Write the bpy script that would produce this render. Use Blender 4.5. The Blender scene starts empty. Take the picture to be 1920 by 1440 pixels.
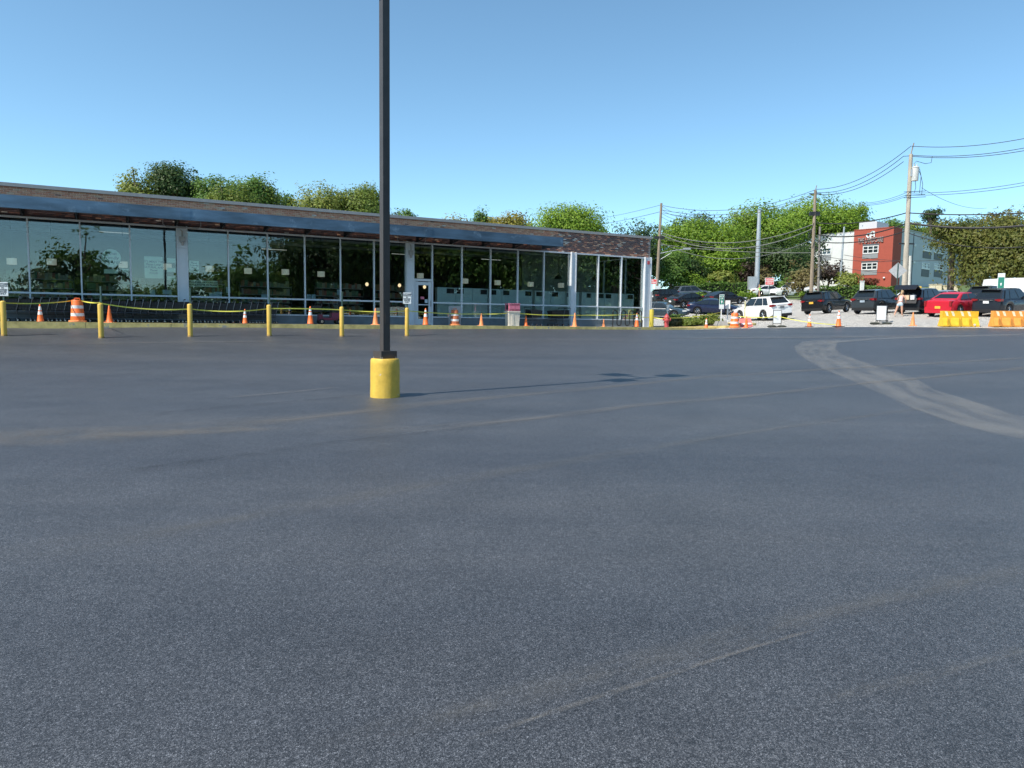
import bpy, bmesh, math, random
import numpy as np
from mathutils import Vector, Matrix, Euler
random.seed(7)
rng = np.random.default_rng(7)
R = math.radians
scn = bpy.context.scene
COL = scn.collection

# ------------------------------------------------------------------ camera
CAMZ = 1.65
F = 1387.0                      # focal length in photo pixels (1920 wide)
PITCH, ROLL = math.atan(120.0 / F), 0.013
cd = bpy.data.cameras.new('camera')
cd.sensor_width = 36.0
cd.lens = 36.0 * F / 1920.0
cd.clip_start, cd.clip_end = 0.1, 6000.0
cam = bpy.data.objects.new('camera', cd)
COL.objects.link(cam)
CROT = Matrix.Rotation(R(90) - PITCH, 3, 'X') @ Matrix.Rotation(ROLL, 3, 'Z')
cam.matrix_world = Matrix.Translation((0, 0, CAMZ)) @ CROT.to_4x4()
scn.camera = cam

# ------------------------------------------------------------------ light
SUN_DIR = Vector((-0.806, -0.592, 0)).normalized()      # horizontal direction towards the sun
SUN_EL = R(51)
world = bpy.data.worlds.new('World')
scn.world = world
world.use_nodes = True
wn = world.node_tree
wn.nodes.clear()
sky = wn.nodes.new('ShaderNodeTexSky')
sky.sky_type = 'NISHITA'
sky.sun_disc = False
sky.sun_elevation = SUN_EL
sky.sun_rotation = math.atan2(SUN_DIR.x, SUN_DIR.y)
sky.air_density, sky.dust_density, sky.ozone_density = 0.7, 0.2, 3.0
sky.altitude = 50
bg = wn.nodes.new('ShaderNodeBackground')
bg.inputs['Strength'].default_value = 0.15
wo = wn.nodes.new('ShaderNodeOutputWorld')
hs_ = wn.nodes.new('ShaderNodeMix')                # white balance of the whole sky
hs_.data_type = 'RGBA'; hs_.blend_type = 'MULTIPLY'
hs_.inputs[0].default_value = 1.0
hs_.inputs[7].default_value = (0.96, 1.13, 1.0, 1)
wn.links.new(sky.outputs[0], hs_.inputs[6])
wn.links.new(hs_.outputs[2], bg.inputs[0])
wn.links.new(bg.outputs[0], wo.inputs[0])
sd = bpy.data.lights.new('sun', 'SUN')
sd.energy = 4.2
sd.angle = R(0.53)
sd.color = (1.0, 0.93, 0.83)
sun = bpy.data.objects.new('sun', sd)
COL.objects.link(sun)
sv = Vector((SUN_DIR.x * math.cos(SUN_EL), SUN_DIR.y * math.cos(SUN_EL), math.sin(SUN_EL)))
sun.rotation_euler = sv.to_track_quat('Z', 'Y').to_euler()
scn.view_settings.view_transform = 'Standard'
scn.view_settings.look = 'None'
scn.view_settings.exposure = 0.58
scn.view_settings.gamma = 1.0
scn.view_settings.use_curve_mapping = False

# ------------------------------------------------------------------ placing
CROT_I = CROT.transposed()
def ray(px, py):
    return (CROT @ Vector(((px - 960) / F, -(py - 720) / F, -1.0))).normalized()
def at(px, py, Y):
    v = ray(px, py)
    return Vector((0, 0, CAMZ)) + v * (Y / v.y)
def proj(p):
    q = CROT_I @ (Vector(p) - Vector((0, 0, CAMZ)))
    return 960 + F * q.x / -q.z, 720 - F * q.y / -q.z

# the store front is a vertical plane: local x runs along it, local y into the shop
FL = 1.335                                               # height of the pavement and shop floor
SP0 = Vector((-20.345, 29.4, FL))
SANG = math.atan2(.486, .874)
SMAT = Matrix.Translation(SP0) @ Matrix.Rotation(SANG, 4, 'Z')
SU = Vector((math.cos(SANG), math.sin(SANG), 0))
SN = Vector((-math.sin(SANG), math.cos(SANG), 0))
def S(s, y, z=0.0):
    return SMAT @ Vector((s, y, z))
def s_of(px, py, yl=0.0):
    """distance along the store front seen at a photo column, on the plane yl behind the glass"""
    v = ray(px, py)
    c = Vector((0, 0, CAMZ))
    t = ((SP0 - c).dot(SN) + yl) / v.dot(SN)
    return (c + v * t - SP0).dot(SU)
def z_of(px, py, yl=0.0):
    v = ray(px, py)
    c = Vector((0, 0, CAMZ))
    t = ((SP0 - c).dot(SN) + yl) / v.dot(SN)
    return (c + v * t).z - FL

# ------------------------------------------------------------------ ground heights
ctl = []
def cp(px, py, Y):
    p = at(px, py, Y); ctl.append((p.x, p.y, p.z))
cp(722, 743, 12.8)
for a in ((8, 633, 25.9), (357, 631.5, 27.6), (640, 631, 30.4), (763, 631, 32)): cp(*a)
for a in ((1377, 616, 44), (1560, 613.5, 41.5), (1712, 613, 39.5), (1840, 615, 38.5), (1920, 617, 37.5)): cp(*a)
for a in ((1687, 593.5, 48), (1440, 601, 52), (1780, 597, 46), (1540, 588, 58), (1620, 590, 51), (1340, 592, 69),
          (1288, 575, 74), (1375, 571, 81), (1240, 592, 68), (1470, 556, 95), (1350, 558, 93), (1880, 591, 46)): cp(*a)
for s in (-25, -10, 0, 5, 10, 15, 20, 25, 30, 33): 
    p = S(s, -2.5); ctl.append((p.x, p.y, FL - .13))
for s in (0, 15, 33):
    for y in (3, 14, 28):
        p = S(s, y); ctl.append((p.x, p.y, FL - .22))
ctl += [(0, 0, 0), (-10, 2, 0), (9, 3, .1), (-2, 6, .10), (0, -15, -.1), (0, -50, -.1), (-40, -10, .1), (30, 0, .6), (15, 20, .62),
        (50, -20, 1.6), (60, 20, 2.6), (90, 0, 4.5), (75, -30, 3.4), (-60, 30, 1.2), (-40, 90, 2.2), (0, 110, 3.2),
        (100, 130, 9), (60, 130, 7.8), (30, 120, 6.2), (100, 80, 6.5), (-80, -60, .2), (60, -70, 1.5), (0, 160, 6), (110, 170, 12), (-100, 120, 2.5)]
ctl = np.array(ctl)
def _phi(r): 
    return np.where(r > 1e-9, r * r * np.log(np.maximum(r, 1e-9)), 0)
_n = len(ctl)
_K = _phi(np.hypot(ctl[:, None, 0] - ctl[None, :, 0], ctl[:, None, 1] - ctl[None, :, 1])) + np.eye(_n) * 6.0
_P = np.c_[np.ones(_n), ctl[:, :2]]
_A = np.r_[np.c_[_K, _P], np.c_[_P.T, np.zeros((3, 3))]]
_w = np.linalg.solve(_A, np.r_[ctl[:, 2], np.zeros(3)])
def Gv(x, y):
    x = np.asarray(x, float); y = np.asarray(y, float)
    cx = np.clip(x, -110, 120); cy = np.clip(y, -80, 175)
    r = np.hypot(cx[..., None] - ctl[:, 0], cy[..., None] - ctl[:, 1])
    g = _phi(r) @ _w[:_n] + _w[_n] + _w[_n + 1] * cx + _w[_n + 2] * cy
    d = np.clip(np.hypot(x - cx, y - cy) / 250, 0, 1)
    return g * (1 - d) + 5.0 * d
def G(x, y): 
    return float(Gv(np.array([x]), np.array([y]))[0])
def gp(px, Y, dz=0.0):
    """ground point under a photo column at depth Y"""
    py = 600.0
    for _ in range(5):
        p = at(px, py, Y); p.z = G(p.x, p.y) + dz
        py = proj(p)[1]
    return p
def hgt(px, pyt, Y):
    """height of a thing at column px, depth Y whose top is at pyt"""
    return at(px, pyt, Y).z - gp(px, Y).z

# ------------------------------------------------------------------ object helpers
def tag(o, label=None, cat=None, group=None, kind=None):
    if label: o['label'] = label
    if cat: o['category'] = cat
    if group: o['group'] = group
    if kind: o['kind'] = kind
    return o
def empty(name, loc, rz=0.0, label=None, cat=None, group=None):
    o = bpy.data.objects.new(name, None)
    COL.objects.link(o)
    o.empty_display_size = .2
    o.location = loc; o.rotation_euler = (0, 0, rz)
    return tag(o, label, cat, group)
_kids = {}
def link(name, me, parent=None, loc=None, rot=None):
    o = bpy.data.objects.new(name, me)
    COL.objects.link(o)
    if parent is not None:
        o.parent = parent
        _kids.setdefault(parent.name, []).append(o)
    if loc is not None: o.location = loc
    if rot is not None: o.rotation_euler = rot
    return o
def copy_tree(o, loc=None, rz=None, label=None, group=None, scale=None):
    c = o.copy(); COL.objects.link(c)
    for ch in _kids.get(o.name, []):
        k = ch.copy(); COL.objects.link(k); k.parent = c
        _kids.setdefault(c.name, []).append(k)
        for g in _kids.get(ch.name, []):
            q = g.copy(); COL.objects.link(q); q.parent = k
            _kids.setdefault(k.name, []).append(q)
    if loc is not None: c.location = loc
    if rz is not None: c.rotation_euler = (0, 0, rz)
    if scale is not None: c.scale = (scale,) * 3 if not hasattr(scale, '__len__') else scale
    if label: c['label'] = label
    if group: c['group'] = group
    return c

class MB:
    """collects simple solids and links them as one mesh"""
    def __init__(self):
        self.v = []; self.f = []; self.m = []; self.M = None
    def add(self, vs, fs, mi=0):
        b = len(self.v)
        if self.M is not None: vs = [self.M @ Vector(q) for q in vs]
        self.v += [tuple(q) for q in vs]
        self.f += [tuple(i + b for i in q) for q in fs]
        self.m += [mi] * len(fs)
        return self
    def box(self, c, d, mi=0, rz=0.0, rot=None, taper=1.0):
        x, y, z = d[0] / 2, d[1] / 2, d[2] / 2
        t = taper
        vs = [(-x, -y, -z), (x, -y, -z), (x, y, -z), (-x, y, -z), (-x * t, -y * t, z), (x * t, -y * t, z), (x * t, y * t, z), (-x * t, y * t, z)]
        m = Matrix.Rotation(rz, 3, 'Z') if rot is None else Euler(rot).to_matrix()
        vs = [m @ Vector(q) + Vector(c) for q in vs]
        return self.add(vs, [(0, 3, 2, 1), (4, 5, 6, 7), (0, 1, 5, 4), (1, 2, 6, 5), (2, 3, 7, 6), (3, 0, 4, 7)], mi)
    def tube(self, pts, r, n=6, mi=0, caps=True):
        pts = [Vector(p) for p in pts]
        rs = r if hasattr(r, '__len__') else [r] * len(pts)
        vs, fs = [], []
        up = None
        for i, p in enumerate(pts):
            d = (pts[min(i + 1, len(pts) - 1)] - pts[max(i - 1, 0)]).normalized()
            if up is None:
                up = Vector((0, 0, 1)) if abs(d.z) < .9 else Vector((1, 0, 0))
            a = d.cross(up).normalized(); b = a.cross(d).normalized(); up = b
            for k in range(n):
                t = 2 * math.pi * k / n
                vs.append(p + (a * math.cos(t) + b * math.sin(t)) * rs[i])
        for i in range(len(pts) - 1):
            for k in range(n):
                k2 = (k + 1) % n
                fs.append((i * n + k, i * n + k2, (i + 1) * n + k2, (i + 1) * n + k))
        if caps:
            fs.append(tuple(range(n - 1, -1, -1))); fs.append(tuple((len(pts) - 1) * n + k for k in range(n)))
        return self.add(vs, fs, mi)
    def lathe(self, prof, n=16, mi=0, c=(0, 0, 0), axis='Z', caps=True, mis=None):
        vs, fs, ms = [], [], []
        for r, z in prof:
            for k in range(n):
                t = 2 * math.pi * k / n
                x, y = r * math.cos(t), r * math.sin(t)
                q = (x, y, z) if axis == 'Z' else ((x, z, y) if axis == 'Y' else (z, x, y))
                vs.append(Vector(q) + Vector(c))
        b = len(self.v)
        for i in range(len(prof) - 1):
            for k in range(n):
                k2 = (k + 1) % n
                fs.append((i * n + k, i * n + k2, (i + 1) * n + k2, (i + 1) * n + k))
                ms.append(mi if mis is None else mis[i])
        if caps:
            fs.append(tuple(range(n - 1, -1, -1))); ms.append(mi if mis is None else mis[0])
            fs.append(tuple((len(prof) - 1) * n + k for k in range(n))); ms.append(mi if mis is None else mis[-1])
        self.add(vs, fs, mi)
        self.m[-len(fs):] = ms
        return self
    def prism(self, poly, y0, y1, mi=0, plane='XZ'):
        """polygon extruded; plane XZ: (x,z) between y0 and y1; XY: (x,y) between z0,z1"""
        n = len(poly)
        if plane == 'XZ': vs = [(a, y0, b) for a, b in poly] + [(a, y1, b) for a, b in poly]
        elif plane == 'XY': vs = [(a, b, y0) for a, b in poly] + [(a, b, y1) for a, b in poly]
        else: vs = [(y0, a, b) for a, b in poly] + [(y1, a, b) for a, b in poly]
        fs = [tuple(range(n)), tuple(range(2 * n - 1, n - 1, -1))]
        fs += [(i, i + n, (i + 1) % n + n, (i + 1) % n) for i in range(n)]
        return self.add(vs, fs, mi)
    def quad(self, a, b, c, d, mi=0):
        return self.add([a, b, c, d], [(0, 1, 2, 3)], mi)
    def slab(self, a, b, c, d, t, mi=0):
        """thin plate: quad abcd with thickness t against its normal"""
        a, b, c, d = map(Vector, (a, b, c, d))
        n = (b - a).cross(d - a).normalized() * t
        return self.add([a, b, c, d, a - n, b - n, c - n, d - n],
                        [(0, 1, 2, 3), (7, 6, 5, 4), (0, 4, 5, 1), (1, 5, 6, 2), (2, 6, 7, 3), (3, 7, 4, 0)], mi)
    def mesh(self, name, mats, smooth=None, fixn=True):
        me = bpy.data.meshes.new(name)
        me.from_pydata(self.v, [], self.f)
        for m in (mats if isinstance(mats, (list, tuple)) else [mats]): me.materials.append(m)
        if any(self.m): me.polygons.foreach_set('material_index', self.m)
        if fixn:
            bm = bmesh.new(); bm.from_mesh(me)
            bmesh.ops.recalc_face_normals(bm, faces=bm.faces)
            bm.to_mesh(me); bm.free()
        if smooth is not None:
            me.polygons.foreach_set('use_smooth', [True] * len(me.polygons))
            me.set_sharp_from_angle(angle=R(smooth))
        me.update()
        return me
    def build(self, name, mats, parent=None, loc=None, rot=None, smooth=None, fixn=True):
        return link(name, self.mesh(name, mats, smooth, fixn), parent, loc, rot)

_fontc = {}
def text_mesh(name, body, size, mat, parent=None, loc=(0, 0, 0), rot=(0, 0, 0), depth=.004, bold=0.0, align='CENTER', space=1.0, line=1.0):
    cu = bpy.data.curves.new(name, 'FONT')
    cu.body = body; cu.size = size; cu.extrude = depth; cu.offset = bold; cu.align_x = align; cu.align_y = 'CENTER'
    cu.space_character = space; cu.space_line = line; cu.resolution_u = 2
    tmp = bpy.data.objects.new(name + '_tmp', cu)
    COL.objects.link(tmp)
    dg = bpy.context.evaluated_depsgraph_get()
    me = bpy.data.meshes.new_from_object(tmp.evaluated_get(dg))
    COL.objects.unlink(tmp); bpy.data.objects.remove(tmp); bpy.data.curves.remove(cu)
    me.materials.clear(); me.materials.append(mat)
    return link(name, me, parent, loc, rot)
# ------------------------------------------------------------------ materials
def nodes_of(name):
    m = bpy.data.materials.new(name); m.use_nodes = True
    nt = m.node_tree; b = nt.nodes['Principled BSDF']
    return m, nt, b
def tex_noise(nt, scale, detail=4, rough=.6, obj=True, stretch=None):
    tc = nt.nodes.new('ShaderNodeTexCoord'); n = nt.nodes.new('ShaderNodeTexNoise')
    n.inputs['Scale'].default_value = scale; n.inputs['Detail'].default_value = detail; n.inputs['Roughness'].default_value = rough
    src = tc.outputs['Object']
    if stretch:
        mp = nt.nodes.new('ShaderNodeMapping'); mp.inputs['Scale'].default_value = stretch
        nt.links.new(src, mp.inputs['Vector']); src = mp.outputs['Vector']
    nt.links.new(src, n.inputs['Vector'])
    return n
def ramp(nt, src, stops):
    r = nt.nodes.new('ShaderNodeValToRGB')
    e = r.color_ramp.elements
    while len(e) < len(stops): e.new(.5)
    for el, (p, c) in zip(e, stops):
        el.position = p; el.color = (*c, 1) if len(c) == 3 else c
    nt.links.new(src, r.inputs[0])
    return r
def mixc(nt, fac, a, b, mode='MIX'):
    m = nt.nodes.new('ShaderNodeMix'); m.data_type = 'RGBA'; m.blend_type = mode
    for k, v in ((0, fac), (6, a), (7, b)):
        if hasattr(v, 'links'): nt.links.new(v, m.inputs[k])
        else: m.inputs[k].default_value = v if k == 0 else ((*v, 1) if len(v) == 3 else v)
    return m.outputs[2]
def bump(nt, b, src, strength=.3, dist=.01):
    n = nt.nodes.new('ShaderNodeBump'); n.inputs['Strength'].default_value = strength; n.inputs['Distance'].default_value = dist
    nt.links.new(src, n.inputs['Height']); nt.links.new(n.outputs[0], b.inputs['Normal'])
_pm = {}
def mat(name, col, rough=.6, metal=0.0, var=.12, scale=6.0, bmp=0.0, coat=0.0, spec=.5, stretch=None, bscale=None):
    """plain surface with uneven tone and fine relief"""
    if name in _pm: return _pm[name]
    m, nt, b = nodes_of(name)
    b.inputs['Roughness'].default_value = rough; b.inputs['Metallic'].default_value = metal
    b.inputs['Coat Weight'].default_value = coat; b.inputs['Coat Roughness'].default_value = .06
    b.inputs['Specular IOR Level'].default_value = spec
    n = tex_noise(nt, scale, stretch=stretch)
    lo = tuple(c * (1 - var) for c in col); hi = tuple(min(1, c * (1 + var)) for c in col)
    r = ramp(nt, n.outputs[0], [(.3, lo), (.7, hi)])
    nt.links.new(r.outputs[0], b.inputs['Base Color'])
    if bmp:
        n2 = tex_noise(nt, bscale or scale * 6, 3)
        bump(nt, b, n2.outputs[0], bmp, .01)
    _pm[name] = m
    return m

def asphalt(name, base, tan, sp_lo, sp_hi, rough=.55, speck=.5, gscale=130, tanamt=.35, spec=.5, coat=0.0, lanes=False):
    m, nt, b = nodes_of(name)
    g1 = tex_noise(nt, gscale, 2, .7)
    v = nt.nodes.new('ShaderNodeTexVoronoi'); v.inputs['Scale'].default_value = gscale * .85
    nt.links.new([n for n in nt.nodes if n.type == 'TEX_COORD'][0].outputs['Object'], v.inputs['Vector'])
    big = tex_noise(nt, .12, 5, .55, stretch=(1, 2.2, 1))
    mid = tex_noise(nt, 1.3, 5, .6)
    c1 = ramp(nt, g1.outputs[0], [(.30, tuple(x * .25 for x in base)), (.5, base), (.70, tuple(x * 2.1 for x in base))]).outputs[0]
    # paler stones showing in the binder
    sp = ramp(nt, v.outputs['Color'], [(0, (0, 0, 0)), (sp_lo, (0, 0, 0)), (sp_hi, (1, 1, 1))]).outputs[0]
    c2 = mixc(nt, mixc(nt, 1.0, sp, (speck,) * 3, 'MULTIPLY'), c1, (.21, .215, .225))
    tf = ramp(nt, big.outputs[0], [(.48, (0, 0, 0)), (.72, (tanamt,) * 3)]).outputs[0]
    c3 = mixc(nt, tf, c2, tan)
    c4 = mixc(nt, .5, c3, ramp(nt, mid.outputs[0], [(.3, (.72, .72, .72)), (.7, (1.25, 1.25, 1.25))]).outputs[0], 'MULTIPLY')
    md = tex_noise(nt, 26, 4, .75)
    c4 = mixc(nt, 1.0, c4, ramp(nt, md.outputs[0], [(.36, (.84, .84, .84)), (.64, (1.18, 1.18, 1.18))]).outputs[0], 'MULTIPLY')
    v2 = nt.nodes.new('ShaderNodeTexVoronoi'); v2.inputs['Scale'].default_value = gscale * 1.55
    nt.links.new([n for n in nt.nodes if n.type == 'TEX_COORD'][0].outputs['Object'], v2.inputs['Vector'])
    c4 = mixc(nt, 1.0, c4, ramp(nt, v2.outputs['Color'], [(.0, (.12, .12, .13)), (.35, (.50, .50, .51)), (.62, (1.0, 1.0, 1.0)), (1.0, (2.4, 2.4, 2.37))]).outputs[0], 'MULTIPLY')
    v3 = nt.nodes.new('ShaderNodeTexVoronoi'); v3.inputs['Scale'].default_value = gscale * .6
    nt.links.new([n for n in nt.nodes if n.type == 'TEX_COORD'][0].outputs['Object'], v3.inputs['Vector'])
    c4 = mixc(nt, 1.0, c4, ramp(nt, v3.outputs['Color'], [(.0, (.35, .35, .36)), (.5, (.9, .9, .9)), (1.0, (2.0, 2.0, 1.98))]).outputs[0], 'MULTIPLY')
    if lanes:
        tcl = nt.nodes.new('ShaderNodeTexCoord'); mpl = nt.nodes.new('ShaderNodeMapping')
        mpl.inputs['Rotation'].default_value = (0, 0, -R(33)); mpl.inputs['Scale'].default_value = (.035, .55, 1)
        nl = nt.nodes.new('ShaderNodeTexNoise'); nl.inputs['Scale'].default_value = 1.0; nl.inputs['Detail'].default_value = 4; nl.inputs['Roughness'].default_value = .6
        nt.links.new(tcl.outputs['Object'], mpl.inputs[0]); nt.links.new(mpl.outputs[0], nl.inputs['Vector'])
        c4 = mixc(nt, 1.0, c4, ramp(nt, nl.outputs[0], [(.30, (.80, .81, .84)), (.5, (1, 1, 1)), (.70, (1.22, 1.19, 1.14))]).outputs[0], 'MULTIPLY')
        mg = nt.nodes.new('ShaderNodeMapping'); nt.links.new(tcl.outputs['Object'], mg.inputs[0])
        nt.links.new(c4, b.inputs['Base Color'])
    b.inputs['Sheen Weight'].default_value = coat * 5; b.inputs['Sheen Roughness'].default_value = .45
    nt.links.new(c4, b.inputs['Base Color'])
    b.inputs['Roughness'].default_value = rough; b.inputs['Specular IOR Level'].default_value = spec
    ht = nt.nodes.new('ShaderNodeMath'); ht.operation = 'ADD'
    nt.links.new(g1.outputs[0], ht.inputs[0]); nt.links.new(v.outputs['Distance'], ht.inputs[1])
    bump(nt, b, ht.outputs[0], .28, .006)
    return m
M_ASPH = asphalt('new_asphalt', (.055, .0585, .066), (.098, .091, .083), .62, .98, rough=.50, speck=.25, tanamt=.22, gscale=250, spec=.5, coat=.004, lanes=True)
M_OLD = asphalt('old_asphalt', (.43, .41, .37), (.48, .44, .38), .6, .9, rough=.85, speck=.5, gscale=60, tanamt=.5)
def dust(name, col, amt, along, across, lo=.42, hi=.62, edge=True):
    """thin dusty film on the asphalt; UV x runs along the track, y across it"""
    m, nt, b = nodes_of(name)
    uv = nt.nodes.new('ShaderNodeUVMap')
    mp = nt.nodes.new('ShaderNodeMapping'); mp.inputs['Scale'].default_value = (along, across, 1)
    nt.links.new(uv.outputs[0], mp.inputs[0])
    n = nt.nodes.new('ShaderNodeTexNoise'); n.inputs['Scale'].default_value = 1.0; n.inputs['Detail'].default_value = 5
    nt.links.new(mp.outputs[0], n.inputs['Vector'])
    f = ramp(nt, n.outputs[0], [(lo, (0, 0, 0)), (hi, (1, 1, 1))]).outputs[0]
    g = tex_noise(nt, 110, 2, .7)
    f = mixc(nt, 1.0, f, ramp(nt, g.outputs[0], [(.32, (.15,) * 3), (.6, (1, 1, 1))]).outputs[0], 'MULTIPLY')
    sx = nt.nodes.new('ShaderNodeSeparateXYZ'); nt.links.new(uv.outputs[0], sx.inputs[0])
    def fade(o, w):
        a = nt.nodes.new('ShaderNodeMath'); a.operation = 'SUBTRACT'; nt.links.new(o, a.inputs[0]); a.inputs[1].default_value = .5
        c = nt.nodes.new('ShaderNodeMath'); c.operation = 'ABSOLUTE'; nt.links.new(a.outputs[0], c.inputs[0])
        return ramp(nt, c.outputs[0], [(.5 - w, (1, 1, 1)), (.5, (0, 0, 0))]).outputs[0]
    e = mixc(nt, 1.0, fade(sx.outputs[1], .06 if edge else .42), fade(sx.outputs[0], .05 if edge else .12), 'MULTIPLY')
    f = mixc(nt, 1.0, f, e, 'MULTIPLY')
    f = mixc(nt, 1.0, f, (amt,) * 3, 'MULTIPLY')
    b.inputs['Base Color'].default_value = (*col, 1); b.inputs['Roughness'].default_value = .85
    nt.links.new(f, b.inputs['Alpha'])
    return m
M_DUST = dust('pale_dust', (.30, .30, .29), .44, 14, 5, .24, .64)
M_TAN = dust('tan_dust', (.21, .19, .16), .40, 14, 3, .30, .66, False)
M_FAINT = dust('faint_dust', (.20, .185, .155), .20, 16, 3, .32, .68, False)
M_DARK = dust('dark_scuff', (.012, .012, .014), .32, 18, 3, .40, .66, False)
M_GRASS = mat('grass', (.09, .13, .035), .9, var=.5, scale=1.5, bmp=.5)
M_SOIL = mat('mulch', (.10, .075, .05), .95, var=.4, scale=8, bmp=.6)
M_CONC = mat('concrete', (.42, .40, .36), .85, var=.16, scale=2.5, bmp=.25)
M_YKERB = mat('worn_yellow_paint', (.70, .54, .20), .7, var=.3, scale=3, bmp=.2)
M_YEL = mat('yellow_paint', (.66, .43, .075), .45, var=.10, scale=4, bmp=.10)
M_YELC = mat('yellow_concrete_paint', (.68, .44, .06), .6, var=.12, scale=9, bmp=.5, bscale=30)
def chipped(m, scale, lo, hi, col):
    nt = m.node_tree; b = nt.nodes['Principled BSDF']; src = b.inputs['Base Color'].links[0].from_socket
    n = tex_noise(nt, scale, 6, .7)
    nt.links.new(mixc(nt, ramp(nt, n.outputs[0], [(lo, (0, 0, 0)), (hi, (1, 1, 1))]).outputs[0], src, col), b.inputs['Base Color'])
chipped(M_YELC, 5.0, .66, .69, (.55, .52, .46)); chipped(M_YELC, 2.2, .55, .75, (.50, .36, .09)); chipped(M_YEL, 9.0, .68, .72, (.36, .26, .08)); chipped(M_YKERB, 3.0, .60, .66, (.40, .37, .31))
M_YDK = mat('olive_yellow_paint', (.50, .40, .04), .5, var=.12)
M_BRONZE = mat('bronze_paint', (.062, .052, .047), .45, var=.15, scale=4, bmp=.05)
M_ALU = mat('pale_aluminium', (.64, .67, .70), .5, .0, var=.05, scale=3)
M_SPAN = mat('spandrel_grey', (.16, .19, .21), .5, var=.15, scale=2)
M_STEEL = mat('dark_steel_canopy', (.105, .165, .23), .38, .25, var=.4, scale=1.1, bmp=.05, stretch=(.5, 1, 2.2))
chipped(M_STEEL, 1.6, .60, .80, (.30, .38, .46))
M_STEELD = mat('dark_steel_frame', (.03, .033, .036), .5, .3, var=.2)
M_COPING = mat('coping_metal', (.36, .345, .33), .5, .0, var=.08)
M_BRICKS = [mat('brick_red', (.58, .25, .16), .85, var=.22, scale=9, bmp=.4), mat('brick_orange', (.68, .37, .24), .85, var=.2, scale=9, bmp=.4),
            mat('brick_brown', (.26, .13, .105), .85, var=.25, scale=9, bmp=.4), mat('brick_white', (.62, .56, .5), .85, var=.15, scale=9, bmp=.4),
            mat('brick_tan', (.62, .43, .30), .85, var=.2, scale=9, bmp=.4), mat('brick_shaded', (.15, .10, .10), .85, var=.25, scale=9, bmp=.4)]  # last colour serves the painted shade under the canopy and at the right end
M_MORTAR = mat('mortar', (.82, .61, .48), .95, var=.2, scale=12)
M_MORTD = mat('shaded_mortar', (.20, .165, .15), .95, var=.25, scale=12)  # shade under the canopy put into the mortar colour
M_MORTM = mat('half_shaded_mortar', (.44, .37, .34), .95, var=.25, scale=12)  # mortar toned down to paint the shade of the right-hand wall
M_BLACK = mat('black_plastic', (.012, .012, .013), .5, var=.2)
M_RUB = mat('rubber', (.018, .018, .018), .8, var=.2)
M_CHROME = mat('chrome', (.55, .56, .58), .22, 1.0, var=.05)
M_ORANGE = mat('cone_orange', (.86, .17, .03), .5, var=.10, scale=8)
M_ORANGE2 = mat('faded_cone_orange', (.80, .27, .09), .55, var=.12, scale=8)
chipped(M_ORANGE, 7.0, .62, .80, (.60, .20, .08)); chipped(M_ORANGE2, 7.0, .6, .8, (.55, .22, .10))
M_REFL = mat('white_reflective', (.78, .78, .78), .4, var=.05)
M_WHITE = mat('white_paint', (.78, .78, .77), .5, var=.05)
M_OFFW = mat('beige_plastic', (.66, .61, .52), .5, var=.06)
M_PINK = mat('faded_red_plastic', (.60, .18, .26), .5, var=.12)
M_HYD = mat('hydrant_red', (.50, .075, .075), .5, var=.2, bmp=.15)
M_REDS = mat('sign_red', (.62, .09, .09), .5, var=.05)
M_GREENS = mat('sign_green', (.02, .20, .14), .5, var=.06)
M_SIGNW = mat('sign_white', (.70, .74, .74), .5, var=.04)
M_INK = mat('sign_ink', (.03, .04, .05), .6, var=.0)
M_GPOST = mat('green_post', (.03, .07, .06), .5, var=.15)
M_TAPE = mat('tape_yellow', (.72, .68, .10), .45, var=.10, scale=30)
M_WOOD = mat('pole_wood', (.26, .205, .15), .9, var=.28, scale=2.2, bmp=.4, stretch=(4, 4, .5))
M_GALV = mat('galvanised', (.42, .45, .48), .5, .3, var=.10)
M_WIRE = mat('wire_black', (.02, .02, .022), .6, var=.1)
M_BARY = mat('barrier_yellow', (.86, .48, .03), .5, var=.10)
M_BARO = mat('barrier_orange', (.86, .34, .06), .5, var=.10)
M_GREYST = mat('grey_stone', (.30, .29, .27), .9, var=.25, scale=5, bmp=.5)
M_SKIN = mat('skin', (.56, .31, .21), .5, var=.06)
M_TANK = mat('pale_pink_top', (.66, .46, .44), .8, var=.08)
M_DENIM = mat('pale_denim', (.42, .52, .58), .85, var=.12)
M_HAIR = mat('blond_hair', (.36, .24, .12), .6, var=.25, scale=30)
M_LIME = mat('lime_fabric', (.22, .75, .10), .7, var=.08)
M_TRUNK = mat('bark', (.13, .10, .075), .95, var=.3, scale=3, bmp=.6, stretch=(3, 3, .6))
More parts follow.
